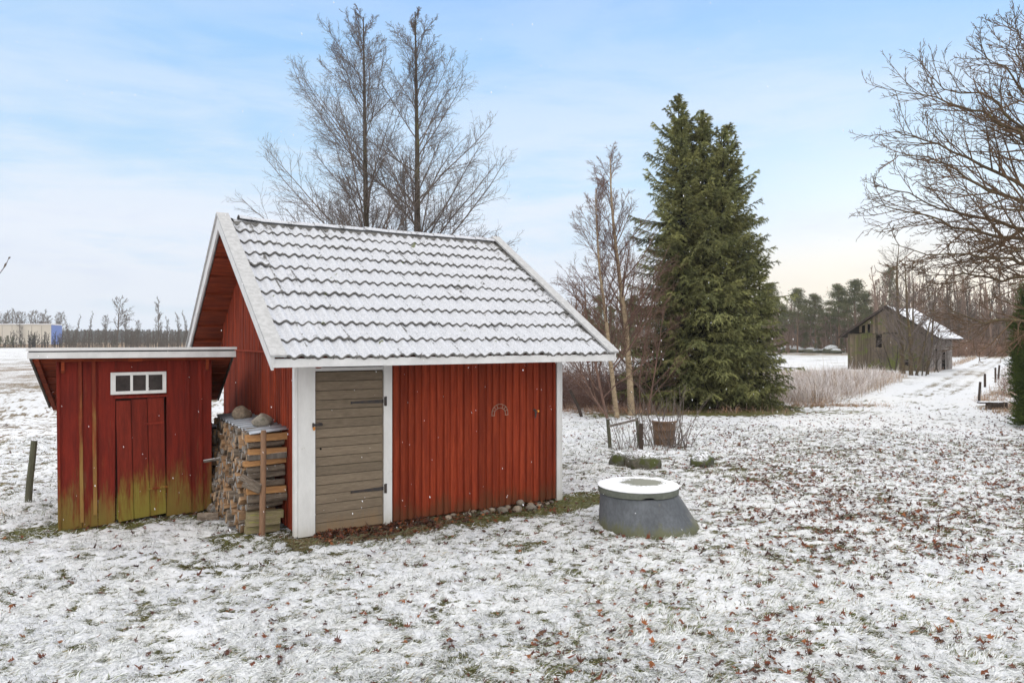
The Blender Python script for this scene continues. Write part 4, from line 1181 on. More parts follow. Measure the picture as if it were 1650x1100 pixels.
b = MB(); b.box(-.36,.34,.05,.24,.20,.235,1.2); b.build('seat', M['barn_dark'], bt, bevel=.006)
for xx in (-.10,.32):
    b = MB(); b.box(xx-.03,xx+.03,-.10,.20,-.05,.25,1); b.build('leg', M['barn_dark'], bt, bevel=.005)
b = MB(); b.box(-.35,.33,.055,.235,.2355,.255,1); b.build('snow', M['snowcap'], bt, bevel=.008)

# ================================================================== bare trees (numpy)
def norm(a): return a/np.maximum(np.linalg.norm(a, axis=-1, keepdims=True), 1e-9)
def grow(P0, D0, L, R0, n, gn, trop, rng, r_end=.35):
    B = len(P0); P = np.zeros((B,n,3)); P[:,0] = P0; d = norm(D0); st = (L/(n-1))[:,None]
    T = np.zeros((B,n,3)); T[:,0] = d
    for k in range(1, n):
        d = norm(d + rng.normal(0, gn, (B,3)) + np.array([0,0,1.])*trop)
        P[:,k] = P[:,k-1] + d*st; T[:,k] = d
    t = np.linspace(0,1,n)[None]
    Rr = R0[:,None]*(1-(1-r_end)*t)
    return dict(P=P, R=Rr, T=T, L=L)
def kids(br, k, t0, t1, ang, lf, rng, rr=.6, rmin=.003, azim=None, jitter=.5, flat=None):
    B, n, _ = br['P'].shape
    t = (t0 + (t1-t0)*((np.arange(k)[None] + rng.uniform(.5-jitter,.5+jitter,(B,k)))/k)).clip(0,.999)
    f = t*(n-1); i = f.astype(int); fr_ = (f-i)[...,None]; bi = np.arange(B)[:,None]
    P = br['P'][bi,i]*(1-fr_) + br['P'][bi,i+1]*fr_
    T = norm(br['T'][bi,i]); Rp = br['R'][bi,i]
    ref = np.where(np.abs(T[...,2:3]) > .95, np.array([1.,0,0]), np.array([0,0,1.]))
    s = norm(np.cross(T, ref)); u = np.cross(s, T)
    if flat is None: az = rng.uniform(0,2*np.pi,(B,k)) if azim is None else azim(t, rng)
    else: az = np.where(np.arange(k)[None] % 2 == 0, 0, np.pi) + rng.normal(flat[0], flat[1], (B,k))*np.where(np.arange(k)[None]%2==0,1,-1)
    A = (ang + rng.normal(0,.12,(B,k)))[...,None] if np.isscalar(ang) else (ang(t) + rng.normal(0,.12,(B,k)))[...,None]
    side = s*np.cos(az)[...,None] + u*np.sin(az)[...,None]
    D = T*np.cos(A) + side*np.sin(A)
    L = br['L'][:,None]*lf(t)*rng.uniform(.65,1.15,(B,k))
    R0 = np.maximum(np.minimum(Rp*rr, L*.02), rmin)
    return P.reshape(-1,3), D.reshape(-1,3), L.ravel(), R0.ravel()
def tubes(sets):
    V=[];Q=[];o=0
    for br, sd in sets:
        P, R_, T = br['P'], br['R'], norm(br['T']); B, n, _ = P.shape
        ref = np.where(np.abs(T[:,:1,2:3]) > .9, np.array([1.,0,0]), np.array([0,0,1.])) + np.zeros((B,n,3))
        s = norm(np.cross(T, ref)); u = np.cross(T, s)
        a = 2*np.pi*np.arange(sd)/sd
        ring = P[:,:,None] + R_[:,:,None,None]*(s[:,:,None]*np.cos(a)[None,None,:,None] + u[:,:,None]*np.sin(a)[None,None,:,None])
        V.append(ring.reshape(-1,3))
        idx = o + np.arange(B*n*sd).reshape(B,n,sd); nx = np.roll(idx,-1,axis=2)
        Q.append(np.stack([idx[:,:-1],nx[:,:-1],nx[:,1:],idx[:,1:]],-1).reshape(-1,4)); o += B*n*sd
    return np.concatenate(V), np.concatenate(Q)
def one(P0, D0, L, R0, n, gn, trop, rng, r_end=.2):
    return grow(np.array([P0],float), np.array([D0],float), np.array([L],float), np.array([R0],float), n, gn, trop, rng, r_end)
def tree_obj(name, loc, rz, trunk, crown, mt, mc, label, group=None, cat='tree'):
    root = empty(name, loc, rz, label, cat, group)
    V, Q = tubes(trunk); np_mesh('trunk', V, quads=Q, mats=[mt], parent=root, smooth=True)
    V, Q = tubes(crown); np_mesh('crown', V, quads=Q, mats=[mc], parent=root)
    return root

def fix_tip(tr, dx):
    t = np.linspace(0,1,tr['P'].shape[1])[None]
    tr['P'][:,:,0] += (dx - (tr['P'][:,-1,0]-tr['P'][:,0,0]))[:,None]*t
def alder(name, px, y, H, r, seed, label, W, lean=0, k1=72, side=None, t0=.10, prof=None):
    rng = np.random.default_rng(seed)
    tr = one((0,0,-.2),(lean,0,1),H,r,26,.010,.03,rng,.10); fix_tip(tr, lean*H)
    az = None
    if side is not None:
        def az(t, rg):
            b_, k = t.shape; a = rg.uniform(0,2*np.pi,(b_,k)); return a
    pf = prof or (lambda t: (W/H)*np.interp(t, [0,.15,.35,.6,.8,.93,1],[.85,1.0,1.05,.85,.50,.23,.08]))
    b1 = grow(*kids(tr, k1, t0, .985, lambda t: .98-.38*t, pf, rng, .30, .010, az), 14, .042, .016, rng, .22)
    if side is not None:      # thin out the branches on one side
        end = b1['P'][:,-1,0]-b1['P'][:,0,0]
        k = (end*side > -.4) | (rng.random(len(end)) < .45)
        b1 = {q: v[k] for q, v in b1.items()}
    b2 = grow(*kids(b1, 18, .10, .99, .62, lambda t: .42-.28*t, rng, .5, .0055), 6, .10, .045, rng, .4)
    b3 = grow(*kids(b2, 7, .12, 1., .65, lambda t: .52-.2*t, rng, .6, .0034), 4, .11, .05, rng, .6)
    b4 = grow(*kids(b3, 2, .3, 1., .6, lambda t: .5-.0*t, rng, .7, .0030), 3, .16, .03, rng, .7)
    return tree_obj(name, (at(px, y), y, 0), 0, [(tr,10)], [(b1,5),(b2,3),(b3,3),(b4,3)], M['bark'], M['twig'], label)
alder('alder_tree', 597, 21.0, 11.75, .145, 1, 'tall bare tree behind the shed roof, the left one of two', 4.1, lean=-.017, side=-1)
alder('alder_tree', 670, 21.4, 12.2, .165, 2, 'tallest bare tree behind the shed roof, the right one of two', 3.6, lean=-.004, side=1)
alder('alder_tree', 650, 22.5, 8.2, .065, 3, 'thin bare tree standing between the two tall trees behind the shed', 1.5, k1=26)
alder('alder_tree', 803, 24.0, 5.9, .04, 4, 'slender bare sapling showing just above the right end of the roof ridge', 1.3, k1=18)
alder('alder_tree', 838, 25.0, 5.1, .03, 5, 'low bare sapling showing beside the right rake of the roof', 1.1, k1=14)
alder('alder_tree', 560, 23.5, 7.6, .05, 6, 'small bare tree left of the tall pair behind the shed', 2.6, k1=24, side=-1)

def birch(px, y, H, r, seed, label, top_px, base_bend=0):
    rng = np.random.default_rng(seed)
    ln = (top_px-px)/FPX*y/H
    tr = one((0,0,-.15),(ln*1.25+base_bend,0,1),H,r,22,.022,.02,rng,.14); fix_tip(tr, ln*H)
    b1 = grow(*kids(tr, 40, .20, .98, lambda t: .95-.35*t, lambda t: .38-.28*t, rng, .38, .007), 12, .04, .035, rng, .25)
    b2 = grow(*kids(b1, 11, .15, .99, .6, lambda t: .42-.22*t, rng, .5, .0048), 6, .08, .03, rng, .4)
    b3 = grow(*kids(b2, 9, .15, 1., .55, lambda t: .55-.2*t, rng, .6, .0036), 4, .15, -.03, rng, .7)
    return tree_obj('birch_tree', (at(px,y), y, 0), 0, [(tr,10)], [(b1,4),(b2,3),(b3,3)], M['birch'], M['birchtwig'], label)
birch(1018, 20.4, 7.6, .105, 11, 'thicker birch with tan bark standing against the spruce', 985)
birch(995, 20.0, 6.6, .075, 12, 'thinner birch with tan bark, left of the thicker one', 962)
def sap(px, y, H, r, seed, label, lean, k=16, m='birchtwig'):
    rng = np.random.default_rng(seed)
    tr = one((0,0,-.1),(lean,0,1),H,r,14,.05,.03,rng,.2)
    b1 = grow(*kids(tr, k, .15, .97, .75, lambda t: .50-.30*t, rng, .55, .006), 8, .11, .03, rng, .3)
    b2 = grow(*kids(b1, 8, .15, 1., .65, lambda t: .45-.2*t, rng, .6, .004), 5, .15, .02, rng, .5)
    b3 = grow(*kids(b2, 4, .2, 1., .6, lambda t: .5, rng, .6, .0036), 3, .15, .02, rng, .7)
    return tree_obj('sapling', (at(px,y), y, 0), 0, [(tr,7)], [(b1,4),(b2,3),(b3,3)], M[m], M[m], label, cat='sapling')
sap(980, 19.5, 3.9, .045, 21, 'reddish-brown sapling leaning left in front of the birches', -.28)
sap(984, 19.4, 2.9, .032, 22, 'forked sapling with low arching branches left of the birches', -.55, 12)
sap(966, 21.5, 3.6, .03, 23, 'slim sapling in the brush behind the leaning fence post', -.2, 12)
sap(1042, 20.6, 3.2, .03, 24, 'bare sapling growing under the left side of the spruce', .12, 16)
sap(1030, 21.4, 4.2, .03, 25, 'tangled bare sapling between the thicker birch and the spruce', .05, 20)

# ---- big tree whose boughs reach in from the right
def right_tree():
    rng = np.random.default_rng(31)
    bx, by = at(1800, 14.5), 14.5
    tr = one((0,0,-.2),(-.02,0,1),9.5,.30,18,.03,.03,rng,.25)
    base = np.array([bx,by,0.])
    # (trunk height, tip px, tip py, tip depth, radius, sag)
    limbs = [(3.5,1527,500,13.2,.085,-.55),(3.5,1480,446,14.2,.07,-.2),(3.7,1436,392,13.6,.075,-.2),(3.8,1405,322,14.0,.085,-.1),(3.9,1408,298,15.0,.08,.0),
             (4.0,1432,250,13.2,.075,.15),(4.2,1440,208,14.6,.08,.3),(4.4,1466,150,13.6,.085,.4),(4.5,1480,118,15.0,.075,.5),(4.8,1573,76,14.0,.075,.5),(5.5,1600,60,16.0,.06,.4),
             (6.2,1625,34,14.0,.05,.2),(4.3,1530,300,12.4,.06,.1),(4.6,1545,190,16.0,.06,.3),(3.6,1500,352,16.0,.06,-.1),(5.0,1600,150,13.0,.05,.4),(4.0,1580,380,13.0,.05,-.1)]
    n = 16; P = []; R_ = []
    for (h, px, py, d, r, sag) in limbs:
        a = np.array([-.02*h*.9, 0, h]); e = np.array([at(px,d)-bx, d-by, hz(py,d)])
        t = np.linspace(0,1,n)[:,None]
        L = np.linalg.norm(e-a)
        c = a*(1-t) + e*t + np.array([0,0,1])*(sag*4*t*(1-t)*1.0)
        if px == 1527: c[:,2] += .0; 
        wob = np.cumsum(rng.normal(0,.055,(n,3)),axis=0); wob -= wob[0] + (wob[-1]-wob[0])*t
        P.append(c + wob*1.1); R_.append(.78*r*(1-.90*t[:,0]**.8))
    P = np.array(P); R_ = np.array(R_); T = np.gradient(P, axis=1)
    L = np.linalg.norm(P[:,-1]-P[:,0], axis=1)
    b1 = dict(P=P, R=R_, T=norm(T), L=L)
    b2 = grow(*kids(b1, 18, .28, .98, .62, lambda t: .40-.24*t, rng, .55, .009), 10, .055, .028, rng, .35)
    b3 = grow(*kids(b2, 7, .15, 1., .62, lambda t: .40-.18*t, rng, .6, .0060), 6, .08, .035, rng, .5)
    b4 = grow(*kids(b3, 3, .2, 1., .6, lambda t: .42, rng, .7, .005), 4, .18, .05, rng, .8)
    root = empty('oak_tree', (bx, by, 0), 0, 'big bare tree with lichen-brown boughs reaching in from the right edge', 'tree')
    V, Q = tubes([(tr,12)]); np_mesh('trunk', V, quads=Q, mats=[M['oakbark']], parent=root, smooth=True)
    V, Q = tubes([(b1,8)]); np_mesh('limbs', V, quads=Q, mats=[M['oakbark']], parent=root, smooth=True)
    V, Q = tubes([(b2,5),(b3,4),(b4,3)]); np_mesh('crown', V, quads=Q, mats=[M['oaktwig']], parent=root)
right_tree()

# a bare branch tip of a bush at the very left edge
b = MB(); 
xl = at(0, 6.0)
b.tube([(xl-1.4,6.0,.9),(xl-.7,6.0,1.9),(xl-.25,6.0,2.45),(xl+.0,6.0,2.70),(xl+.05,6.0,2.77),(xl+.075,6.0,2.83)], [.02,.012,.007,.0035,.003,.002], 5, 1)
b.tube([(xl+.035,5.998,2.745),(xl+.045,6,2.77),(xl+.05,6,2.785)], [.004,.009,.003], 5, 1); b.tube([(xl+.07,6,2.815),(xl+.078,6,2.83),(xl+.088,6,2.835)], [.003,.008,.002], 5, 1)
b.tube([(xl-1.42,6.0,-.05),(xl-1.4,6.0,.9)], [.03,.02], 6, 1)
o = b.build('twig_bush', M['twig'], smooth=True); tag(o, 'single budded twig tip at the left edge against the sky', 'shrub')

# ================================================================== spruce
def needle_sprays(P, T, rng, per, nl, nw, droop=.15):
    """little blades around every sample point of a twig; P,T (N,3)"""
    N = len(P); P = np.repeat(P, per, 0) + 0; T = np.repeat(norm(T), per, 0); K = len(P)
    rnd = norm(rng.normal(0,1,(K,3))); side = norm(np.cross(T, rnd))
    d = norm(T*.85 + side*rng.uniform(.30,.85,(K,1)) + np.array([0,0,-droop]))
    L = nl*rng.uniform(.6,1.3,(K,1)); w = norm(np.cross(d, rng.normal(0,1,(K,3))))*nw*.5*rng.uniform(.7,1.3,(K,1))
    P = P - T*rng.uniform(0,nl,(K,1))
    V = np.stack([P-w, P+w, P+d*L], 1).reshape(-1,3); Tt = np.arange(K*3).reshape(K,3)
    return V, Tt
def spruce_trunk(x0, y0, H, rmax, seed, lean=0., dens=1.0, low=.35, pw=.56):
    rng = np.random.default_rng(seed)
    tr = one((x0,y0,-.1),(lean,0,1),H,.16*H/9.5,20,.010,.02,rng,.08)
    nb = int(330*dens*H/9.5)
    t = np.sort(1-(1-low/H)*rng.random(nb)**.80); t = np.clip(t, low/H, .995)[::1]
    f = t*19; i = np.minimum(f.astype(int),18); fr_ = (f-i)[:,None]
    P0 = tr['P'][0][i]*(1-fr_)+tr['P'][0][i+1]*fr_
    az = np.arange(nb)*2.39996 + rng.normal(0,.25,nb)
    Lb = (rmax*np.clip((1-t)/(1-low/H),0,1)**pw*rng.uniform(.45,1.20,nb)*(1+.35*(rng.random(nb)<.06)) + .13)
    el = .02 + 1.0*np.clip((t-.45)/.55,0,1)**1.3 + rng.normal(0,.10,nb) - .18*(t<.3)
    D = np.stack([np.cos(az)*np.cos(el), np.sin(az)*np.cos(el), np.sin(el)],-1)
    n = 12; B = nb; P = np.zeros((B,n,3)); P[:,0] = P0; d = D.copy(); T = np.zeros((B,n,3)); T[:,0] = d
    for k in range(1,n):
        d = norm(d + rng.normal(0,.035,(B,3)) + np.array([0,0,1.])*np.where(k < 6, -.045, .075)*np.where(t>.8,.3,1)[:,None])
        P[:,k] = P[:,k-1] + d*(Lb/(n-1))[:,None]; T[:,k] = d
    b1 = dict(P=P, R=(.006+Lb*.009)[:,None]*(1-.8*np.linspace(0,1,n))[None], T=T, L=Lb)
    # drooping side twigs on both sides of each bough
    V=[];Tt=[];Cc=[];o=0; subs=[(tr,9),(b1,4)]; btint = rng.uniform(.45,1.75,nb)
    groups = [(Lb > 1.5, 34), ((Lb <= 1.5) & (Lb > .8), 22), (Lb <= .8, 11)]
    for msk, k in groups:
        if not msk.any(): continue
        bb = {q: v[msk] for q, v in b1.items()}
        k = int(k*dens)
        ref = lambda t_: .42*np.exp(-t_*.9)
        Pk, Dk, Lk, Rk = kids(bb, k, .12, .99, .95, lambda q: (.34/np.maximum(1,1))*(1.05-.72*q), rng, .5, .0035, flat=(-.45,.30))
        Lk = np.clip(Lk, .10, .62)
        b2 = grow(Pk, Dk, Lk, Rk, 6, .09, -.075, rng, .4)
        subs.append((b2,3))
        PP = b2['P'][:,1:].reshape(-1,3); TT = b2['T'][:,1:].reshape(-1,3)
        v, tt_ = needle_sprays(PP, TT, rng, 8, .080, .0125, .10); V.append(v); Tt.append(tt_+o); o += len(v); q_ = np.repeat(np.repeat(btint[msk], k)*rng.uniform(.75,1.3,len(Pk)), 5)[:,None]*np.linspace(.75,1.25,1)[0]*np.ones((1,8)); Cc.append(np.repeat(q_.ravel(),3))
    PP = P[:,3:].reshape(-1,3); TT = T[:,3:].reshape(-1,3)
    v, tt_ = needle_sprays(PP, TT, rng, 10, .085, .013, .0); V.append(v); Tt.append(tt_+o); o += len(v); Cc.append(np.full(len(v),1.1))
    tp = tr['P'][0][-5:]; v, tt_ = needle_sprays(np.repeat(tp,6,0)+rng.normal(0,.05,(30,3))*[0,0,1], np.tile([0,0,1.],(30,1)), rng, 6, .06, .012, 0); V.append(v); Tt.append(tt_+o); Cc.append(np.full(len(v),1.1))
    c_ = np.concatenate(Cc); return subs, np.concatenate(V), np.concatenate(Tt), np.stack([c_*1.04,c_,c_*.95,c_*0+1],-1)
def big_spruce():
    X0, Y0 = at(1130, 22.8), 22.8
    root = empty('spruce_tree', (X0, Y0, 0), 0, 'large dense green spruce with several tops in the middle of the lawn edge', 'spruce')
    bark = mat('spruce_bark', (.10,.075,.055), (.055,.042,.034), (5,5,1), 3, .95)
    Vs=[];Ts=[];Cs=[];o=0
    for (dx, dy, H, rm, sd, ln, dn, low) in ((-.50,0,9.9,2.25,51,.002,1.0,.25),(.10,.35,9.45,1.6,52,.004,.75,.5),(.80,-.1,8.9,1.8,53,.008,.85,.3),(-1.0,.2,8.6,1.15,55,-.002,.7,.3),(1.25,.25,8.0,1.30,54,.010,.8,.2),(.35,-.6,8.6,1.5,56,.0,.6,.6),(-.1,-.5,7.9,1.8,57,.0,.5,.8),(1.9,.1,5.2,.95,58,.02,.7,.2),(-.2,-.25,9.1,1.2,59,.0,.55,3.5),(.48,.0,8.95,1.2,60,.0,.55,3.5),(-.75,-.3,9.0,1.1,61,-.004,.5,3.5)):
        subs, V, T, Ct = spruce_trunk(dx, dy, H, rm, sd, ln, dn, low)
        v, q = tubes([subs[0]]); np_mesh('trunk', v, quads=q, mats=[bark], parent=root, smooth=True)
        v, q = tubes(subs[1:]); np_mesh('boughs', v, quads=q, mats=[bark], parent=root)
        Vs.append(V); Ts.append(T+o); Cs.append(Ct); o += len(V)
    np_mesh('crown', np.concatenate(Vs), np.concatenate(Ts), col=np.concatenate(Cs), mats=[M['needles']], parent=root)
M['needles'] = M['needles']
big_spruce()

# hedge at the right edge
def hedge():
    rng = np.random.default_rng(61)
    x0, x1, y0, y1, H = 12.62, 17.2, 17.1, 18.0, 3.35
    N = 15000
    face = rng.random(N); P = np.zeros((N,3)); D = np.zeros((N,3))
    f1 = face < .42; f2 = (face >= .42) & (face < .80); f3 = face >= .80
    u, v = rng.random(N), rng.random(N)
    P[f1] = np.stack([x0 + 0*u[f1], y0+(y1-y0)*u[f1], H*v[f1]],-1); D[f1] = (-1,0,0)
    P[f2] = np.stack([x0+(x1-x0)*u[f2], y0+0*u[f2], H*v[f2]],-1); D[f2] = (0,-1,0)
    P[f3] = np.stack([x0+(x1-x0)*u[f3], y0+(y1-y0)*v[f3], H+0*u[f3]],-1); D[f3] = (0,0,1)
    bul = (fbm(P[:,0]*1.5+P[:,1]*1.3, P[:,2]*1.6, 3)-.5)*.42
    taper = sstep(.25,0,P[:,2]/H)*-.0 + .12*sstep(.6,1.0,P[:,2]/H)
    P = P + D*bul[:,None] + np.stack([taper*f1, taper*f2, 0*taper],-1)
    P -= D*rng.uniform(0,.30,(N,1))
    D = norm(D + rng.normal(0,.35,(N,3)) + np.array([0,0,.35]))
    L = rng.uniform(.12,.30,N)*(1+.5*f3)
    b = grow(P, D, L, np.full(N,.004), 5, .12, .06, rng, .5)
    V1,T1 = needle_sprays(b['P'][:,1:].reshape(-1,3), b['T'][:,1:].reshape(-1,3), rng, 4, .06, .013, .0)
    root = empty('spruce_hedge', (x0, y0, 0), 0, 'tall clipped spruce hedge cut off by the right edge of the picture', 'hedge')
    off = np.array([x0,y0,0.])
    V2, Q2 = tubes([(b,3)])
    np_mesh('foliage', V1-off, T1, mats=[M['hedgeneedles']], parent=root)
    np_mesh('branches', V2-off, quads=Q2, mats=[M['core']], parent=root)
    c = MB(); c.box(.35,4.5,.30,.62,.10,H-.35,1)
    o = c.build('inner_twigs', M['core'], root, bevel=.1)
hedge()

# ================================================================== old barn
def build_barn():
    A = np.array([24.0, 51.2]); g = math.radians(-44); GW, DP = 5.15, 5.8
    root = empty('old_barn', (A[0], A[1], 0), g, 'weathered grey barn with moss-green boards and a snowy sagging roof', 'barn')
    # local x along the gable (towards the camera's right), local y along the ridge
    eh, rh = 2.55, 4.35; XR = GW*.50
    hh = lambda x: rh - abs(x-XR)*(rh-eh)/XR*1.0
    def wall_boards(mb, horizontal_axis, x0, x1, z0, ztop, pos, ow, w=.17, holes=(), gap=.012, seed=0):
        r_ = random.Random(seed); x = x0
        while x < x1-.02:
            e = min(x + w*r_.uniform(.8,1.2), x1); zb_ = z0 + r_.uniform(-.03,.08); d = r_.uniform(0,.02); t = r_.uniform(.65,1.3)
            segs = [(zb_, None)]
            for (hx0,hx1,hz0,hz1) in holes:
                if hx0 < (x+e)/2 < hx1: segs = [(zb_, hz0), (hz1, None)]
            for (a, c_) in segs:
                ta = ztop(x) if c_ is None else c_ + r_.uniform(-.05,.05); tb_ = ztop(e) if c_ is None else ta
                p0, p1 = pos + ow*d, pos + ow*(d+.022)
                if horizontal_axis == 'x':
                    mb.hexa([(x,p0,a),(e-gap,p0,a),(e-gap,p1,a),(x,p1,a),(x,p0,ta),(e-gap,p0,tb_),(e-gap,p1,tb_),(x,p1,ta)], t)
                else:
                    mb.hexa([(p0,x,a),(p0,e-gap,a),(p1,e-gap,a),(p1,x,a),(p0,x,ta),(p0,e-gap,tb_),(p1,e-gap,tb_),(p1,x,ta)], t)
            x = e
    m = MB()
    wall_boards(m, 'x', 0, GW, -.05, lambda x: 2.50, 0, -1, .16, [(1.85,2.3,1.55,2.45),(3.62,4.05,.35,.75)], seed=1)
    wall_boards(m, 'x', .75, GW-.2, 2.52, lambda x: min(hh(x)-.05, 9), -.03, -1, .17, [(.95,1.2,2.5,3.1),(1.35,1.5,2.6,3.2)], seed=2)
    m.box(0, GW, -.06, -.035, 2.46, 2.53, .6)
    m.build('gable_wall', M['barn'], root)
    m = MB(); m.bar((1.75,-.06,1.50),(2.45,-.06,1.52),.02,.07,1.3); m.bar((1.75,-.06,1.40),(2.45,-.06,1.41),.02,.05,1.3); m.build('window_frame', M['barn'], root)
    m = MB(); wall_boards(m, 'x', 0, GW, -.05, lambda x: min(hh(x)-.05, 9), DP, 1, .2, seed=4); m.build('back_wall', M['barn'], root)
    m = MB(); wall_boards(m, 'y', 0, DP, -.05, lambda y: 2.5, 0, -1, .2, seed=5); m.build('side_wall', M['barn'], root)
    m = MB(); wall_boards(m, 'y', 0, DP, -.05, lambda y: 2.35, GW, 1, .16, [(.55,1.0,-.05,1.65),(1.35,2.0,-.05,1.55),(3.0,4.4,-.05,1.40),(3.95,4.35,1.75,2.2)], seed=6)
    m.bar((GW+.05,2.7,1.47),(GW+.05,5.8,1.50),.03,.13,1.2); m.build('side_wall', M['barn_grey'], root)
    m = MB(); m.box(.12, GW-.10, .12, DP-.12, 0, 2.40, 1); m.build('dark_interior', M['black'], root)
    m = MB(); m.prism([(.9,2.4),(GW-.9,2.4),(XR,rh-.3)], 'y', .15, DP-.15, 1); m.build('dark_loft_fill', M['black'], root)  # both solid blocks: inside shade put into a near-black colour
    # open door leaf, a pale one and a dark one
    m = MB()
    for k in range(4): m.box(GW+.035, GW+.06, 4.42+k*.20, 4.60+k*.20, .0, 1.42, [1,.85,1.1,.95][k])
    m.bar((GW+.075,4.45,.2),(GW+.075,5.2,1.2),.02,.08,.8); m.build('door', M['barn_grey'], root)
    m = MB()
    for k in range(3): m.box(GW+.05, GW+.075, .40+k*.28, .62+k*.28, .0, 1.75, [1.3,.8,1.6][k])
    m.bar((GW+.09,.25,1.78),(GW+.09,2.1,1.74),.06,.08,.9); m.build('door', M['barn_grey'], root)
    m = MB()
    for yy in (0.05, 1.2, 2.15, 2.9, DP-.05): m.box(GW-.05, GW+.03, yy-.06, yy+.06, -.05, 2.42, .8)
    m.build('door_post', M['barn_grey'], root)
    # roof: sagging boards, snow on the lit side; two slopes
    def slope_pt(side, x_out, y, up):
        """x_out: horizontal distance from the ridge"""
        sag = -.10*math.sin(math.pi*y/DP)*(1-.3*x_out)
        z = rh + .05 - x_out*(rh-eh)/XR*(.98) + sag + up
        return (XR + side*x_out, y, z)
    for side, ov in ((-1, .55), (1, .75)):
        m = MB(); n = 13; xo = XR + ov
        for i in range(n):
            a, c_ = xo*i/n, xo*(i+1)/n - .01; r_ = random.uniform(0,.02); e0 = -.35+random.uniform(-.08,.08); e1 = DP+.35+random.uniform(-.1,.1)
            ys = np.linspace(e0, e1, 7)
            for k in range(6):
                q = [slope_pt(side,a,ys[k],-.03+r_),slope_pt(side,c_,ys[k],-.03+r_),slope_pt(side,c_,ys[k+1],-.03+r_),slope_pt(side,a,ys[k+1],-.03+r_)]
                q2 = [(p[0],p[1],p[2]+.03) for p in q]
                if side == -1: q = [q[1],q[0],q[3],q[2]]; q2 = [q2[1],q2[0],q2[3],q2[2]]
                m.hexa(q+q2, random.uniform(.7,1.3))
        rf = m.build('roof', M['barn_dark'], root)
        # snow blanket: one subdivided sheet with thickness
        nx_, ny_ = 24, 30; top = []; r2 = np.random.default_rng(5+side)
        for i in range(nx_+1):
            for k in range(ny_+1):
                xo_ = .0 + (xo-.06)*i/nx_; yy = -.30 + (DP+.55)*k/ny_
                p = slope_pt(side, xo_, yy, .03 + .025*float(vnoise(np.array([xo_*3.+9]), np.array([yy*3.]))[0]))
                top.append(p)
        top = np.array(top); bot = top - np.array([0,0,.03]); V = np.concatenate([top,bot]); Q=[]; K = ny_+1; N_ = len(top)
        for i in range(nx_):
            for k in range(ny_):
                a = i*K+k; f = (a, a+K, a+K+1, a+1); Q.append(f if side == 1 else f[::-1]); 
        rim = [i for i in range(K)] + [i*K+K-1 for i in range(1,nx_+1)] + [nx_*K+k for k in range(K-2,-1,-1)] + [i*K for i in range(nx_-1,0,-1)]
        for a, c_ in zip(rim, rim[1:]+rim[:1]): Q.append((a, c_, c_+N_, a+N_))
        np_mesh('snow_layer', V, quads=Q, col=np.ones((len(V),4)), mats=[M['barnsnow']], parent=rf, smooth=True)
        m = MB()
        m.bar(slope_pt(side,.0,-.36,.0), slope_pt(side,xo,-.36,-.02), .05, .12, 1); m.build('barge_board', M['barn_dark'], root)
    m = MB(); rr = random.Random(8)
    for k in range(26):
        y = .3 + k*.22; m.bar((GW+.1+rr.uniform(0,.1), y, 2.35+rr.uniform(0,.1)), (GW+.6+rr.uniform(0,.15), y+rr.uniform(-.1,.1), 2.12+rr.uniform(-.12,.05)), .05, .03)
    m.bar((GW+.15,0,2.40),(GW+.15,DP,2.42),.12,.14,1); m.build('eave_timbers', M['barn_dark'], root)
M['barnsnow'] = mat('barn_roof_snow', (.74,.75,.78), (.66,.67,.70), (.5,3,1), 1.5, .8, tint=False, spots=((.20,.18,.16), .62, .68, 2.6), bump=.2)
build_barn()

def multi_tree(name, px, y, stems, seed, label, mt='bark', mc='twig', k1=16, tw=.012, group=None):
    rng = np.random.default_rng(seed); trs=[]; allb=[]
    for (dx, lx, ly, H, r) in stems:
        tr = one((dx,0,-.1),(lx,ly,1),H,r,16,.05,.03,rng,.12); trs.append((tr,8))
        b1 = grow(*kids(tr, k1, .15, .98, .85, lambda t: .48-.28*t, rng, .5, tw), 9, .09, .04, rng, .25)
        b2 = grow(*kids(b1, 9, .15, 1., .7, lambda t: .42-.2*t, rng, .55, tw*.6), 5, .13, .03, rng, .5)
        b3 = grow(*kids(b2, 4, .2, 1., .6, lambda t: .5, rng, .6, tw*.45), 3, .15, .03, rng, .7)
        allb += [(b1,4),(b2,3),(b3,3)]
    return tree_obj(name, (at(px,y), y, 0), 0, trs, allb, M[mt], M[mc], label, group)
multi_tree('ash_tree', 1455, 44.5, [(0,-.05,0,8.0,.17),(.5,.05,0,6.5,.10)], 71, 'bare tree with a thick leaning trunk in front of the barn gable', mt='oakbark', mc='twig', k1=14)
multi_tree('ash_tree', 1468, 43.0, [(0,.03,0,7.2,.13),(.3,.20,0,4.6,.09)], 72, 'bare tree with two pale trunks before the right half of the barn', mt='oakbark', mc='twig', k1=14)
multi_tree('ash_tree', 1494, 44.0, [(0,.16,0,5.2,.10)], 73, 'bare tree leaning right across the snowy barn roof', mt='oakbark', mc='twig', k1=13)
for k_, (px, y, st) in enumerate(((1440,45.5,[(0,-.5,0,3.0,.05),(.3,.2,0,3.4,.05),(-.3,-.9,0,2.4,.04),(.1,0,0,3.6,.05)]),(1480,42.5,[(0,-.4,0,2.6,.045),(.4,.5,0,3.0,.045),(.2,.1,0,3.2,.045)]),(1505,46.8,[(0,.3,0,2.2,.04),(.3,-.3,0,2.4,.04)]))):
    o = multi_tree('shrub', px, y, st, 80+k_, ['bare many-stemmed shrub before the left half of the barn','bare shrub between the pale-trunked trees and the drive','small bare shrub at the near corner of the barn'][k_], k1=10, tw=.012)
    o['category'] = 'shrub'
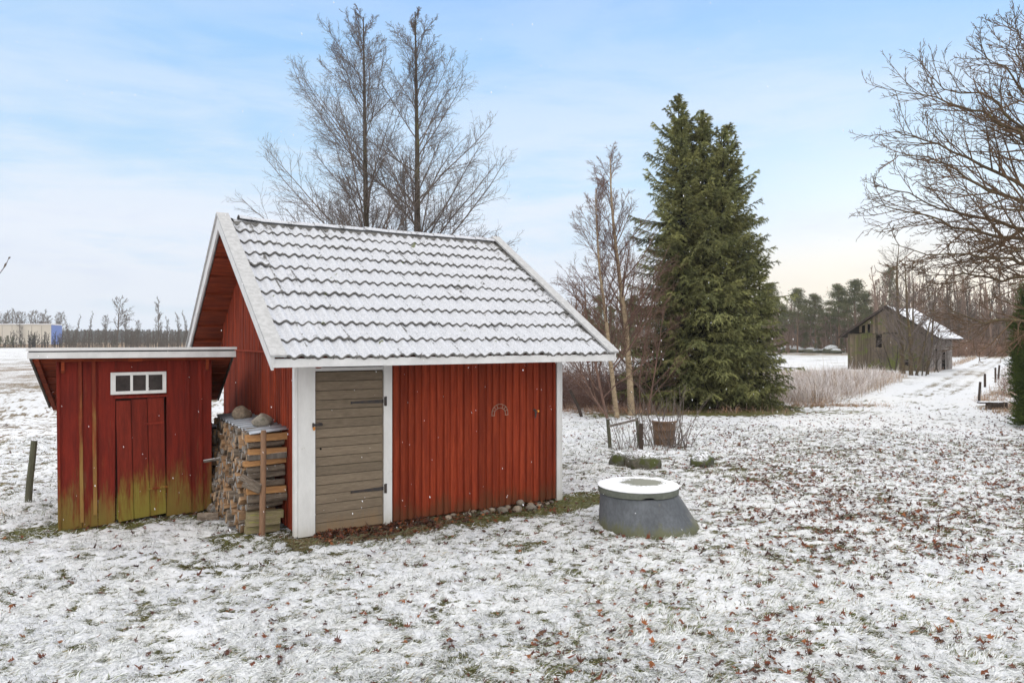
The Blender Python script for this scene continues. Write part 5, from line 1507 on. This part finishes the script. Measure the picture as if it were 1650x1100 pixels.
# ================================================================== weeds and brush
def weeds():
    rng = np.random.default_rng(81)
    def field(N, xr, yr, mask, h, colr, frost, name, label, cat, wmul=1.0, up=1.2):
        x = rng.uniform(*xr, N); y = rng.uniform(*yr, N); m = mask(x, y)
        k = rng.random(N) < m*(.35+1.0*sstep(.35,.6,fbm(x*1.1,y*1.1,3))); x, y = x[k], y[k]; n = len(x)
        az = rng.uniform(0,2*np.pi,n); el = np.clip(rng.normal(up,.34,n),.1,1.55)
        L = h*rng.uniform(.4,1.15,n)*(.20+1.6*fbm(x*1.1+7,y*1.1,2))*(1+.5*(rng.random(n)<.04))*(1-.45*sstep(28,44,y)*(name=='tall_grass')); W = wmul*.0065*np.maximum(1, y/24)*rng.uniform(.6,1.4,n)
        fr_ = sstep(.25,.75,rng.random(n)+.6*(fbm(x*.9,y*.9,2)-.45))[:,None]*frost
        pal = np.array(colr)[rng.integers(0,len(colr),n)]*rng.uniform(.7,1.25,(n,1))
        white = np.array([.74,.70,.69]); c0 = pal*(1-.35*fr_)+white*.35*fr_; c1 = pal*(1-fr_)+white*fr_
        V,T,Q,C = blades(np.stack([x,y,ghm(x,y)-.01],-1), az, el, L, W, c0, c1, rng.uniform(0,.9,n))
        o = np_mesh(name, V, T, Q, C, [M['drygrass']]); tag(o, label, cat, kind='stuff')
    straw = [(.40,.29,.19),(.30,.20,.13),(.46,.36,.26),(.24,.15,.11)]
    field(230000, (7.5,27), (22.5,46), tallgrass_mask, 1.0, straw, 1.5, 'tall_grass', 'tall frosted weeds between the lawn and the barn', 'grass', 1.25, 1.15)
    field(45000, (10,50), (18.5,66), right_mask, .55, straw, .85, 'roadside_grass', 'frosted dry grass on the bank right of the drive', 'grass', 1.5, 1.0)
    edge = lambda x, y: np.exp(-((y-23.3-.25*np.sin(x))/.35)**2)*sstep(8.8,9.6,x)*(1-sstep(11.5,13,x)) + .0*np.exp(-((y-20.0-.3*(13.5-x))/.5)**2)*sstep(11.2,12,x)*(1-sstep(14,15,x))
    field(22000, (8.5,17), (18.0,25), edge, .38, [(.36,.20,.10),(.28,.15,.08),(.42,.27,.15)], .35, 'brown_grass', 'rusty brown grass tufts along the edge of the lawn', 'grass', 1.2, .7)
    rt = lambda x, y: right_mask(x,y)*sstep(.44,.56,fbm(x*.9+60,y*1.4,3))*(1-sstep(25,30,y))
    field(60000, (11,18), (18.3,30), rt, .42, [(.36,.20,.10),(.30,.17,.09),(.42,.29,.17)], .45, 'rusty_grass', 'rust-coloured grass clumps right of the drive before the hedge', 'grass', 1.4, .8)
    bankb = lambda x, y: sstep(.8,1.2, drive(x,y)[1]-drive(x,y)[0]*-1-0)*0 + (sstep(-3.2,-2.6,drive(x,y)[0]) * (1-sstep(-2.3,-1.9,drive(x,y)[0])))*sstep(44,48,y)*(1-sstep(75,85,y))
    field(60000, (24,55), (44,85), bankb, .55, straw, .5, 'verge_grass', 'brown verge grass beside the barn along the drive', 'grass', 1.4, 1.1)
    under = lambda x, y: np.maximum(brush_mask(x,y), .5*(1-sstep(.0,.9,np.abs(y-21.0)))*sstep(-.5,.5,x)*(1-sstep(7.6,8.6,x)))
    field(26000, (-3,9), (19.6,30), under, .40, [(.42,.24,.13),(.34,.19,.11),(.30,.17,.12)], .45, 'dry_grass', 'brown dry grass under the birches and brush', 'grass', 1.3, .8)
    tuft = lambda x, y: sstep(.58,.68,fbm(x*.8+30, y*.8, 3))*(x < -4.8)
    field(30000, (-11,-4.8), (8.3,16), tuft, .26, [(.45,.33,.20),(.36,.26,.15)], .8, 'dry_tussocks', 'dry straw-coloured tussocks round the lone post on the left', 'grass', .9, .45)
    moss = lambda x, y: (lambda s, t: ((t<.0)&(t>-.52)&(s>1.2)&(s<SW+.75))*1.0)(*shed_local(x,y))
    field(16000, (-2,3), (6.5,11), moss, .075, [(.22,.23,.06),(.15,.18,.045),(.30,.23,.09)], .12, 'wall_grass', 'green grass strip free of snow along the shed wall', 'grass', .55, .6)
    # tangled brush behind the birches: one mass of thin canes
    x = rng.uniform(1.0,4.9,900); y = rng.uniform(22.0,27,900)
    P = np.stack([x,y,ghm(x,y)-.05],-1); D = norm(np.stack([rng.normal(0,.45,900),rng.normal(0,.45,900),np.ones(900)],-1))
    b = grow(P, D, rng.uniform(.6,1.5,900), np.full(900,.008), 7, .16, -.06, rng, .4)
    c = grow(*kids(b, 6, .25, 1., .8, lambda t: .5, rng, .7, .006), 4, .15, 0, rng, .6)
    V, Q = tubes([(b,3),(c,3)]); o = np_mesh('brush_thicket', V, quads=Q, col=np.ones((len(V),4)), mats=[M['purpletwig']]); tag(o, 'frosted purple-brown bramble thicket behind the birches', 'thicket', kind='stuff')
    # canes at the right of the drive
    x = rng.uniform(14.5,22,260); y = rng.uniform(23,34,260); dd = drive(x,y); k = dd[0] > dd[1]+1.2; x, y = x[k], y[k]; n = len(x)
    b = grow(np.stack([x,y,ghm(x,y)-.05],-1), norm(np.stack([rng.normal(0,.35,n),rng.normal(0,.35,n),np.ones(n)],-1)), rng.uniform(.5,1.3,n), np.full(n,.008), 6, .12, 0, rng, .4)
    c = grow(*kids(b, 5, .25, 1., .7, lambda t: .45, rng, .7, .006), 4, .15, 0, rng, .6)
    V, Q = tubes([(b,3),(c,3)]); o = np_mesh('roadside_canes', V, quads=Q, col=np.ones((len(V),4)), mats=[M['purpletwig']]); tag(o, 'thin frosted canes between the drive and the hedge', 'thicket', kind='stuff')
weeds()

# ================================================================== distant trees
def pine_mesh(seed, H, crown_from, W, conic=False):
    rng = np.random.default_rng(seed)
    tr = one((0,0,-.3),(rng.normal(0,.02),0,1),H*.97,.17*H/13,10,.02,.02,rng,.25)
    nb = 34 if not conic else 60
    t = crown_from + (1-crown_from)*rng.random(nb)**(.9)
    f = t*9; i = np.minimum(f.astype(int),8); fr_ = (f-i)[:,None]; P0 = tr['P'][0][i]*(1-fr_)+tr['P'][0][i+1]*fr_
    az = rng.uniform(0,2*np.pi,nb); q = (t-crown_from)/(1-crown_from)
    L = (W*(1-q)**.75*rng.uniform(.6,1.1,nb) if conic else W*(1-q)**.6*np.clip(.55+q*1.6,0,1)*rng.uniform(.4,1.2,nb)) + .25
    el = rng.normal(.15 if not conic else -.1,.18,nb)
    b1 = grow(P0, np.stack([np.cos(az)*np.cos(el),np.sin(az)*np.cos(el),np.sin(el)],-1), L, np.full(nb,.045), 6, .10, .05 if not conic else -.01, rng, .3)
    # needle tufts in flat layered clumps along each limb
    PP = b1['P'][:,2:].reshape(-1,3); K = 44 if not conic else 30
    C = np.repeat(PP, K, 0) + rng.normal(0,1,(len(PP)*K,3))*np.array([.45,.45,.22])*(1 if not conic else .75)
    d1 = norm(rng.normal(0,1,(len(C),3))*[1,1,.5])*rng.uniform(.08,.20,(len(C),1)); d2 = norm(np.cross(d1, rng.normal(0,1,(len(C),3))))*rng.uniform(.03,.08,(len(C),1))
    V = np.stack([C-d1*.5-d2, C-d1*.5+d2, C+d1*1.4],1).reshape(-1,3); T = np.arange(len(V)).reshape(-1,3)
    return tr, b1, V, T
def pine_proto(seed, H, cf, W, conic, label, loc, group):
    tr, b1, V, T = pine_mesh(seed, H, cf, W, conic)
    root = empty('pine_tree' if not conic else 'spruce_tree', loc, 0, label, 'pine' if not conic else 'spruce', group)
    v, q = tubes([(tr,7),(b1,3)]); np_mesh('trunk', v, quads=q, mats=[M['pinebark']], parent=root, smooth=True)
    np_mesh('crown', V, T, mats=[M['pineneedles']], parent=root)
    return root
rf = random.Random(17)
# pines that stand out against the sky beyond the field: (px of the crown, py of the top, depth)
pl = [(1241,455,95,0),(1262,490,118,0),(1285,463,112,0),(1300,480,116,1),(1314,472,112,0),(1328,484,120,1),(1352,456,108,0),(1364,468,118,1),(1379,448,108,0),(1392,470,114,0),(1402,478,122,1),(1272,500,124,2),(1340,505,125,2),(1434,425,100,3),(1250,505,128,2),(1232,480,120,1)]
PROT = {}
desc = ['tall pine','broad pine','slim pine','dark pointed spruce']
for i, (px, py, y, kd) in enumerate(pl):
    H0 = [13.0,12.0,11.5,14.0][kd]
    H = hz(py, y)+.2
    if kd not in PROT:
        PROT[kd] = o = pine_proto(200+kd, H0, [.42,.30,.50,.10][kd], [2.5,3.0,1.6,2.6][kd], kd == 3, 'x', (0,0,0), None)
        # a mesh of its own kind is reused, each pine gets its own size and turn
    else: o = copy_tree(PROT[kd])
    o.location = (at(px,y), y, 0); s_ = H/H0; o.scale = (s_*rf.uniform(.9,1.15), s_*rf.uniform(.9,1.15), s_); o.rotation_euler = (0,0,rf.uniform(0,6.28))
    wh = 'left of the barn roof' if px < 1345 else 'just above the barn roof'
    tag(o, f'{desc[kd]} beyond the white field, {ORD[i]} of the wood counting outward from the big spruce' if kd != 3 else 'dark pointed conifer rising above the brown wood behind the barn', 'pine' if kd != 3 else 'spruce', 'pines at the far edge of the field')
# small dark firs at the foot of the wood
for i, (px, py, y) in enumerate(((1298,533,112),(1318,541,110),(1356,543,108),(1368,538,113))):
    o = copy_tree(PROT[3]); H = hz(py, y); o.location = (at(px,y), y, 0); o.scale = (H/14*1.6, H/14*1.6, H/14)
    tag(o, f'low dark fir at the foot of the pine wood, {ORD[i]} from the left', 'spruce', 'low firs at the foot of the wood')
# conifers left of the big spruce, seen between the birches
for i, (px, py, y) in enumerate(((968,470,60),(948,492,66),(985,488,64),(932,505,70),(1003,480,70),(1020,470,66),(955,510,58))):
    o = copy_tree(PROT[3]); H = hz(py, y); o.location = (at(px,y), y, 0); o.scale = (H/14, H/14, H/14); o.rotation_euler = (0,0,i)
    tag(o, f'dark conifer seen through the birches beyond the shed, {ORD[i]} of the cluster', 'spruce', 'conifers behind the birches')

def bare_proto(seed, H, W, k1, tw, t0=.2, ang=.8, m='fartwig'):
    rng = np.random.default_rng(seed)
    tr = one((0,0,-.3),(rng.normal(0,.02),0,1),H,.012*H+.03,12,.035,.03,rng,.2)
    b1 = grow(*kids(tr, k1, t0, .98, ang, lambda t: (W/H)*(1.15-.8*t), rng, .5, tw*1.4), 7, .10, .06, rng, .4)
    b2 = grow(*kids(b1, 8, .15, 1., .65, lambda t: .48-.2*t, rng, .6, tw), 5, .14, .05, rng, .6)
    b3 = grow(*kids(b2, 4, .2, 1., .6, lambda t: .5, rng, .7, tw*.8), 3, .16, .04, rng, .8)
    root = empty('bare_tree', (0,0,0), 0, 'x', 'tree')
    v, q = tubes([(tr,6)]); np_mesh('trunk', v, quads=q, mats=[M['fartwig']], parent=root)
    v, q = tubes([(b1,3),(b2,3),(b3,3)]); np_mesh('crown', v, quads=q, mats=[M[m]], parent=root)
    return root
BP = [bare_proto(301, 12, 4.2, 16, .030, .35, .85), bare_proto(302, 12, 2.6, 22, .026, .22, .6), bare_proto(303, 12, 1.8, 22, .024, .2, .5), bare_proto(304, 10, 3.4, 24, .026, .12, .7)]
used = set()
def bare(kd, px, py, y, label, group, wx=1.0):
    o = BP[kd] if kd not in used else copy_tree(BP[kd]); used.add(kd)
    H = hz(py, y); h0 = 12 if kd < 3 else 10
    o.location = (at(px,y), y, 0); s_ = H/h0; o.scale = (s_*wx, s_*wx, s_); o.rotation_euler = (0,0,rf.uniform(0,6.28)); o.name = 'bare_tree'
    tag(o, label, 'tree', group)
GL = 'bare trees along the far left edge of the field'
bare(0, 187, 478, 176, 'tall bare tree with a wide open crown above the outhouse window', GL, 1.15)
bare(1, 256, 480, 174, 'tall narrow bare tree left of the shed gable', GL, 1.0)
bare(2, 142, 501, 185, 'small forked bare tree just left of the wide-crowned one', GL)
bare(3, 170, 508, 180, 'bushy bare tree left under the wide-crowned tree', GL)
bare(3, 203, 506, 182, 'bushy bare tree right under the wide-crowned tree', GL)
bare(1, 288, 504, 188, 'slim bare tree touching the left rake of the shed roof', GL)
bare(2, 303, 500, 190, 'bare tree half hidden by the white barge board', GL)
bare(1, 270, 510, 192, 'short bare tree right of the narrow tall one', GL)
bare(3, 222, 516, 180, 'low bushy bare tree between the two tallest far trees', GL)
bare(2, 122, 506, 195, 'first slim bare tree right of the blue wall', GL)
bare(2, 112, 508, 200, 'slim bare tree touching the blue wall corner', GL)
for i in range(17):
    px = -14 + i*7.0
    bare([1,3,2][i%3], px, 499+rf.uniform(-3,9)+ .04*px, 330+rf.uniform(-10,10), f'bare tree behind the white industrial building, {ORD[i]} from the left edge', 'bare trees behind the white building', 1.5)

def woods_mass(name, label, n, xr, yr, hr, seed, tw=.045, mtl='fartwig', pxr=None, kk=15, dens2=7, wf=.24):
    """a far wood that reads as one mass"""
    rng = np.random.default_rng(seed); y = rng.uniform(*yr, n); px = rng.uniform(*pxr, n); x = (px-CX)/FPX*y
    H = rng.uniform(*hr, n)
    P0 = np.stack([x,y,np.full(n,-.3)],-1)
    tr = grow(P0, norm(np.stack([rng.normal(0,.03,n),rng.normal(0,.03,n),np.ones(n)],-1)), H, .012*H+.02, 8, .03, .03, rng, .25)
    b1 = grow(*kids(tr, kk, .12, .98, .62, lambda t: wf-.14*t, rng, .5, tw*1.2), 5, .10, .06, rng, .5)
    b2 = grow(*kids(b1, dens2, .15, 1., .6, lambda t: .5-.2*t, rng, .6, tw), 4, .14, .05, rng, .6)
    v, q = tubes([(tr,4),(b1,3),(b2,3)])
    o = np_mesh(name, v, quads=q, mats=[M[mtl]]); tag(o, label, 'woods', kind='stuff'); return o
M['brownwood'] = mat('brown_wood_twigs', (.25,.17,.125), (.17,.12,.095), (1,1,1), .15, .9, coord='Position', bump=0, tint=False)
M['scrubtwig'] = mat('rusty_scrub_twigs', (.30,.18,.12), (.20,.13,.095), (1,1,1), .4, .9, coord='Position', bump=0, tint=False)
woods_mass('woodland', 'brown leafless woodland behind the barn and the drive', 230, None, (88,135), (8.0,12.0), 401, .030, 'brownwood', (1405,1720), 16, 7, .20)
woods_mass('woodland', 'leafless undergrowth and trunks beneath the distant pines', 150, None, (112,150), (5.5,9.5), 402, .034, 'brownwood', (1215,1420), 12, 6)
woods_mass('woodland', 'low bare scrub along the far left edge of the field', 260, None, (172,190), (2.2,5.0), 403, .035, 'fartwig', (95,345), 10, 5)
woods_mass('scrub', 'brown scrub in front of the white building', 70, None, (172,186), (1.5,4.5), 404, .035, 'purpletwig', (-20,100), 12, 5)
woods_mass('woodland', 'bare trees seen behind the birches and the spruce', 60, None, (75,120), (4,8.5), 405, .028, 'brownwood', (900,1060), 12, 6)
woods_mass('scrub', 'rusty scrub along the foot of the brown wood', 330, None, (84,100), (.8,2.6), 406, .022, 'scrubtwig', (1525,1720), 10, 5, .35)
woods_mass('scrub', 'brown scrub at the far edge of the white field', 150, None, (113,122), (.6,2.0), 407, .024, 'scrubtwig', (1235,1380), 10, 5, .35)
# trunks of the right-hand wood that one can tell apart
for i, (px, py, y) in enumerate(((1612,400,96),(1560,440,92),(1528,436,90),(1586,446,99),(1500,432,95),(1630,430,98),(1545,470,88))):
    bare([2,1,1,2,1,2,1][i], px, py, y, f'{["tallest","greyish","slender","thin","dense","far right","low"][i]} bare tree in the brown wood behind the drive, {ORD[i]} of those standing out', 'trees standing out of the brown wood')
# far dark conifer belt on the left and everywhere along the horizon
def belt(name, label, seed, pxr, yr, n, hr, mtl):
    rng = np.random.default_rng(seed); y = rng.uniform(*yr, n); x = (rng.uniform(*pxr, n)-CX)/FPX*y; H = rng.uniform(*hr, n)
    K = 150; t = rng.random((n,K))**.9; a = rng.uniform(0,6.28,(n,K)); r = (1-t)*H[:,None]*.20+.15
    C = np.stack([x[:,None]+r*np.cos(a), y[:,None]+r*np.sin(a), t*H[:,None]],-1).reshape(-1,3)
    d1 = norm(rng.normal(0,1,(len(C),3)))*.45; d2 = norm(np.cross(d1, rng.normal(0,1,(len(C),3))))*.22
    V = np.stack([C-d1-d2, C-d1+d2, C+d1],1).reshape(-1,3)
    o = np_mesh(name, V, np.arange(len(V)).reshape(-1,3), mats=[M[mtl]]); tag(o, label, 'woods', kind='stuff')
M['beltgreen'] = mat('far_forest', (.075,.080,.065), (.055,.058,.048), (1,1,1), .08, .9, coord='Position', bump=0, tint=False)
belt('distant_forest', 'dark conifer forest on the horizon at the left', 411, (60,420), (420,470), 520, (6.0,8.0), 'beltgreen')
belt('distant_forest', 'dark conifer forest on the horizon at the right', 412, (1150,1800), (165,230), 260, (6.0,9.5), 'beltgreen')
belt('distant_forest', 'conifer forest on the horizon behind the shed', 413, (420,1150), (300,360), 330, (5.0,9.0), 'beltgreen')

# white industrial building with a blue end
def building():
    y0 = 290.0; xa, xb, xc = at(-60,y0), at(83,y0), at(99.5,y0+14)
    h = hz(523, y0)
    root = empty('industrial_building', (xa, y0, 0), 0, 'long low cream industrial building with a blue corner, far left', 'building')
    W1 = xb-xa; cx_, cy_ = at(99.5, y0+16)-xa, 16.0
    b = MB(); b.hexa([(0,0,0),(W1,0,0),(cx_-.3,cy_,0),(0,cy_,0),(0,0,h),(W1,0,h),(cx_-.3,cy_,h),(0,cy_,h)], 1); b.build('wall', M['panel'], root)
    b = MB()
    for k in range(1, 9): b.box(W1*k/9-.04, W1*k/9+.04, -.06, -.005, 0, h-.4, 1)
    b.build('panel_joints', M['greywood'], root)
    b = MB(); b.hexa([(W1-.05,-.12,0),(W1+.12,-.12,0),(cx_+.12,cy_,0),(cx_-.2,cy_,0),(W1-.05,-.12,h-.1),(W1+.12,-.12,h-.1),(cx_+.12,cy_,h-.1),(cx_-.2,cy_,h-.1)], 1); b.build('blue_wall', M['blue'], root)
    b = MB(); b.hexa([(-.3,-.3,h+.01),(W1+.2,-.3,h+.01),(cx_+.2,cy_,h+.01),(-.3,cy_,h+.01),(-.3,-.3,h+.4),(W1+.2,-.3,h+.4),(cx_+.2,cy_,h+.4),(-.3,cy_,h+.4)], 1); b.build('roof', M['snowcap'], root)
    b = MB(); x = at(61,y0)-xa; b.box(x-.8, x+.9, 2, 4, h+.3, h+1.4, 1); b.build('roof_vent', M['iron'], root)
    # outside spiral stair
    b = MB(); cx = at(35,y0)-xa; b.tube([(cx,-1.2,0),(cx,-1.2,h+.6)], .10, 6, 1)
    for k in range(34):
        a = k*.5; z = .2 + k*h/34; b.bar((cx,-1.2,z),(cx+1.1*math.cos(a),-1.2+1.1*math.sin(a),z),.35,.06,1); b.tube([(cx+1.1*math.cos(a),-1.2+1.1*math.sin(a),z),(cx+1.1*math.cos(a),-1.2+1.1*math.sin(a),z+.9)],.03,4,1)
    b.bar((cx-1.6,-.6,h),(cx+.2,-1.2,h),.8,.06,1); b.build('spiral_stair', M['greywood'], root)
building()
for i, (px, py, y) in enumerate(((1,540,176),(13,539,178),(21,541,176),(54,539,177),(33,548,176))):
    o = copy_tree(PROT[3]); H = hz(py, y); o.location = (at(px,y), y, -.1); o.scale = (H/14*1.3, H/14*1.3, H/14); o.rotation_euler = (0,0,i)
    tag(o, f'young spruce before the cream building, {ORD[i]} of five', 'spruce', 'young spruces before the cream building')

# snow-covered stone piles at the end of the white field
for i, (px, py, a, h) in enumerate(((1347,566,.9,.5),(1340,566,1.3,1.0),(1331,566,1.0,.55),(1316,567,.8,.5),(1305,567,1.1,.65),(1291,567,.9,.5),(1282,567,1.3,.8),(1271,566,1.2,.9),(1262,566,1.0,.7))):
    y = 108+i; rock('stone_pile', (at(px,y), y, .25), (a, 1.2, h), 70+i, M['rock_snow'], f'snow-covered stone pile beyond the white field, {ORD[i]} from the barn', 'stone pile', 'snowy stone piles at the field edge', sub=3)

# thin winter air
hb = MB(); hb.box(-700,700,-30,700,-3,60,1)
hm = bpy.data.materials.new('haze'); hm.use_nodes = True; hn = hm.node_tree; hn.nodes.clear()
ho = hn.nodes.new('ShaderNodeOutputMaterial'); hv = hn.nodes.new('ShaderNodeVolumePrincipled'); hn.links.new(hv.outputs[0], ho.inputs['Volume'])
hv.inputs['Color'].default_value = (1,.98,.96,1); hv.inputs['Density'].default_value = .0005; hv.inputs['Anisotropy'].default_value = .2
hz_ = hb.build('haze', hm); tag(hz_, 'thin pale winter haze', 'haze', kind='stuff')
# falling snow
rng = np.random.default_rng(91); n = 850
a = rng.uniform(R(-40),R(40),n); r = rng.uniform(3.2,9.5,n); x = r*np.sin(a); y = r*np.cos(a); z = rng.uniform(.1,4.6,n)
c0 = np.stack([x,y,z],-1); ax = norm(np.stack([rng.normal(-.25,.15,n),rng.normal(0,.2,n),np.ones(n)],-1))
L = rng.uniform(.0025,.0065,n)[:,None]*(1+.8*rng.random((n,1))**3); Wd = rng.uniform(.0015,.0028,n)[:,None]
s1 = norm(np.cross(ax,[1.,0,.2])); s2 = np.cross(ax,s1)
V = np.stack([c0-ax*L, c0+s1*Wd, c0+s2*Wd, c0-s1*Wd, c0-s2*Wd, c0+ax*L],1).reshape(-1,3); bb = (np.arange(n)*6)[:,None]
T = np.concatenate([np.stack([bb[:,0]+p, bb[:,0]+q, bb[:,0]+r_],-1) for p,q,r_ in ((0,2,1),(0,3,2),(0,4,3),(0,1,4),(5,1,2),(5,2,3),(5,3,4),(5,4,1))])
o = np_mesh('falling_snow', V, T, col=np.tile([.9,.9,.92,1],(len(V),1)), mats=[M['flake']]); tag(o, 'small snowflakes falling through the air', 'snow', kind='stuff')

# ================================================================== sky, sun, camera
SUN_AZ, SUN_EL = R(27), R(9)
w = bpy.data.worlds.new('World'); sc.world = w; w.use_nodes = True
nt = w.node_tree; nt.nodes.clear(); g = NG(nt)
out = nt.nodes.new('ShaderNodeOutputWorld'); bg = nt.nodes.new('ShaderNodeBackground'); nt.links.new(bg.outputs[0], out.inputs[0])
sky = nt.nodes.new('ShaderNodeTexSky'); sky.sky_type = 'NISHITA'; sky.sun_disc = False
sky.sun_elevation = SUN_EL; sky.sun_rotation = SUN_AZ; sky.altitude = 50; sky.air_density = 1.0; sky.dust_density = 1.2; sky.ozone_density = 1.5
d = g.tc.outputs['Generated']; s = g.sep(d)
elev = s[2]
vs = nt.nodes.new('ShaderNodeMapping'); vs.inputs['Scale'].default_value = (1.2,1.2,5.5); vs.inputs['Location'].default_value = (.35,.1,.0); vs.inputs['Rotation'].default_value = (0,.12,0); nt.links.new(d, vs.inputs[0])
n1 = g.noise(vs.outputs[0], 1.7, 7, .56, .4)
n2 = g.noise(vs.outputs[0], 5.0, 6, .6, .6)
nn = g.math('ADD', g.math('MULTIPLY', n1, .75), g.math('MULTIPLY', n2, .25))
# blue of the clear parts, by height above the horizon
def skyramp(stops):
    r_ = nt.nodes.new('ShaderNodeValToRGB'); cr = r_.color_ramp
    while len(cr.elements) < len(stops): cr.elements.new(.5)
    for e, (p, c) in zip(cr.elements, stops): e.position = p; e.color = (*c, 1)
    nt.links.new(elev, r_.inputs[0]); return r_.outputs[0]
clear = skyramp([(0,(.74,.88,1.0)),(.08,(.64,.83,1.04)),(.20,(.53,.80,1.06)),(.38,(.34,.65,1.06)),(.46,(.34,.60,1.1)),(1,(.5,.7,1.0))])
base = g.mix(.08, clear, g.mix(1.0, sky.outputs[0], (.12,.12,.12), 'MULTIPLY'))
cl = g.ramp(nn, .39, .60)
fade = g.ramp(elev, .05, .48, 1.0, .15)
cover = g.math('MULTIPLY', cl, fade)
low = g.ramp(elev, .0, .22, .45, .0)
cover = g.math('ADD', cover, low, True)
col = g.mix(cover, base, (.84,.92,1.04))
col = g.mix(g.math('MULTIPLY', g.ramp(g.math('ADD', g.math('MULTIPLY', n2, .5), g.math('MULTIPLY', n1, .5)), .52, .70), g.ramp(elev, .30, .05, 0.0, .5)), col, (.70,.80,.98))
# unseen sky overhead and behind the viewpoint, brightened to light ground and walls
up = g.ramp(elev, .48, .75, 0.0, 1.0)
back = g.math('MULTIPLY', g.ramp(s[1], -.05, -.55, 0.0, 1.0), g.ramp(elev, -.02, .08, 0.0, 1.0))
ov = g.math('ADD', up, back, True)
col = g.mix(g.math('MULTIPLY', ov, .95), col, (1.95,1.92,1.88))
# warm glow round the low sun
sd = (math.sin(SUN_AZ)*math.cos(R(3)), math.cos(SUN_AZ)*math.cos(R(3)), math.sin(R(3)))
vd = nt.nodes.new('ShaderNodeVectorMath'); vd.operation = 'DOT_PRODUCT'; nt.links.new(d, vd.inputs[0]); vd.inputs[1].default_value = sd
gl = g.math('MULTIPLY', g.ramp(vd.outputs['Value'], .93, 1.0), g.ramp(elev, .05, .16, 1.0, .0))
col = g.mix(g.math('MULTIPLY', gl, .65), col, (1.18,1.03,.76))
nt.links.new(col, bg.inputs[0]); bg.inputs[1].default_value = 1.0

sun = bpy.data.lights.new('Sun', 'SUN'); sun.energy = 1.6; sun.angle = R(9); sun.color = (1,.88,.72)
so = bpy.data.objects.new('Sun', sun); COL.objects.link(so)
dv = Vector((math.sin(SUN_AZ)*math.cos(SUN_EL), math.cos(SUN_AZ)*math.cos(SUN_EL), math.sin(SUN_EL)))
so.rotation_euler = (-dv).to_track_quat('-Z','Y').to_euler()

cam = bpy.data.cameras.new('Camera'); co = bpy.data.objects.new('Camera', cam); COL.objects.link(co)
cam.sensor_width = 36; cam.lens = 36*FPX/1650; cam.shift_y = -4/1650; cam.clip_start = .05; cam.clip_end = 6000
co.location = (0,0,CH); co.rotation_euler = (R(90),0,0); sc.camera = co
sc.view_settings.view_transform = 'Standard'; sc.view_settings.look = 'None'; sc.view_settings.exposure = 0.0; sc.view_settings.gamma = 1
sc.cycles.max_bounces = 5; sc.cycles.diffuse_bounces = 3
sc.cycles.use_denoising = True
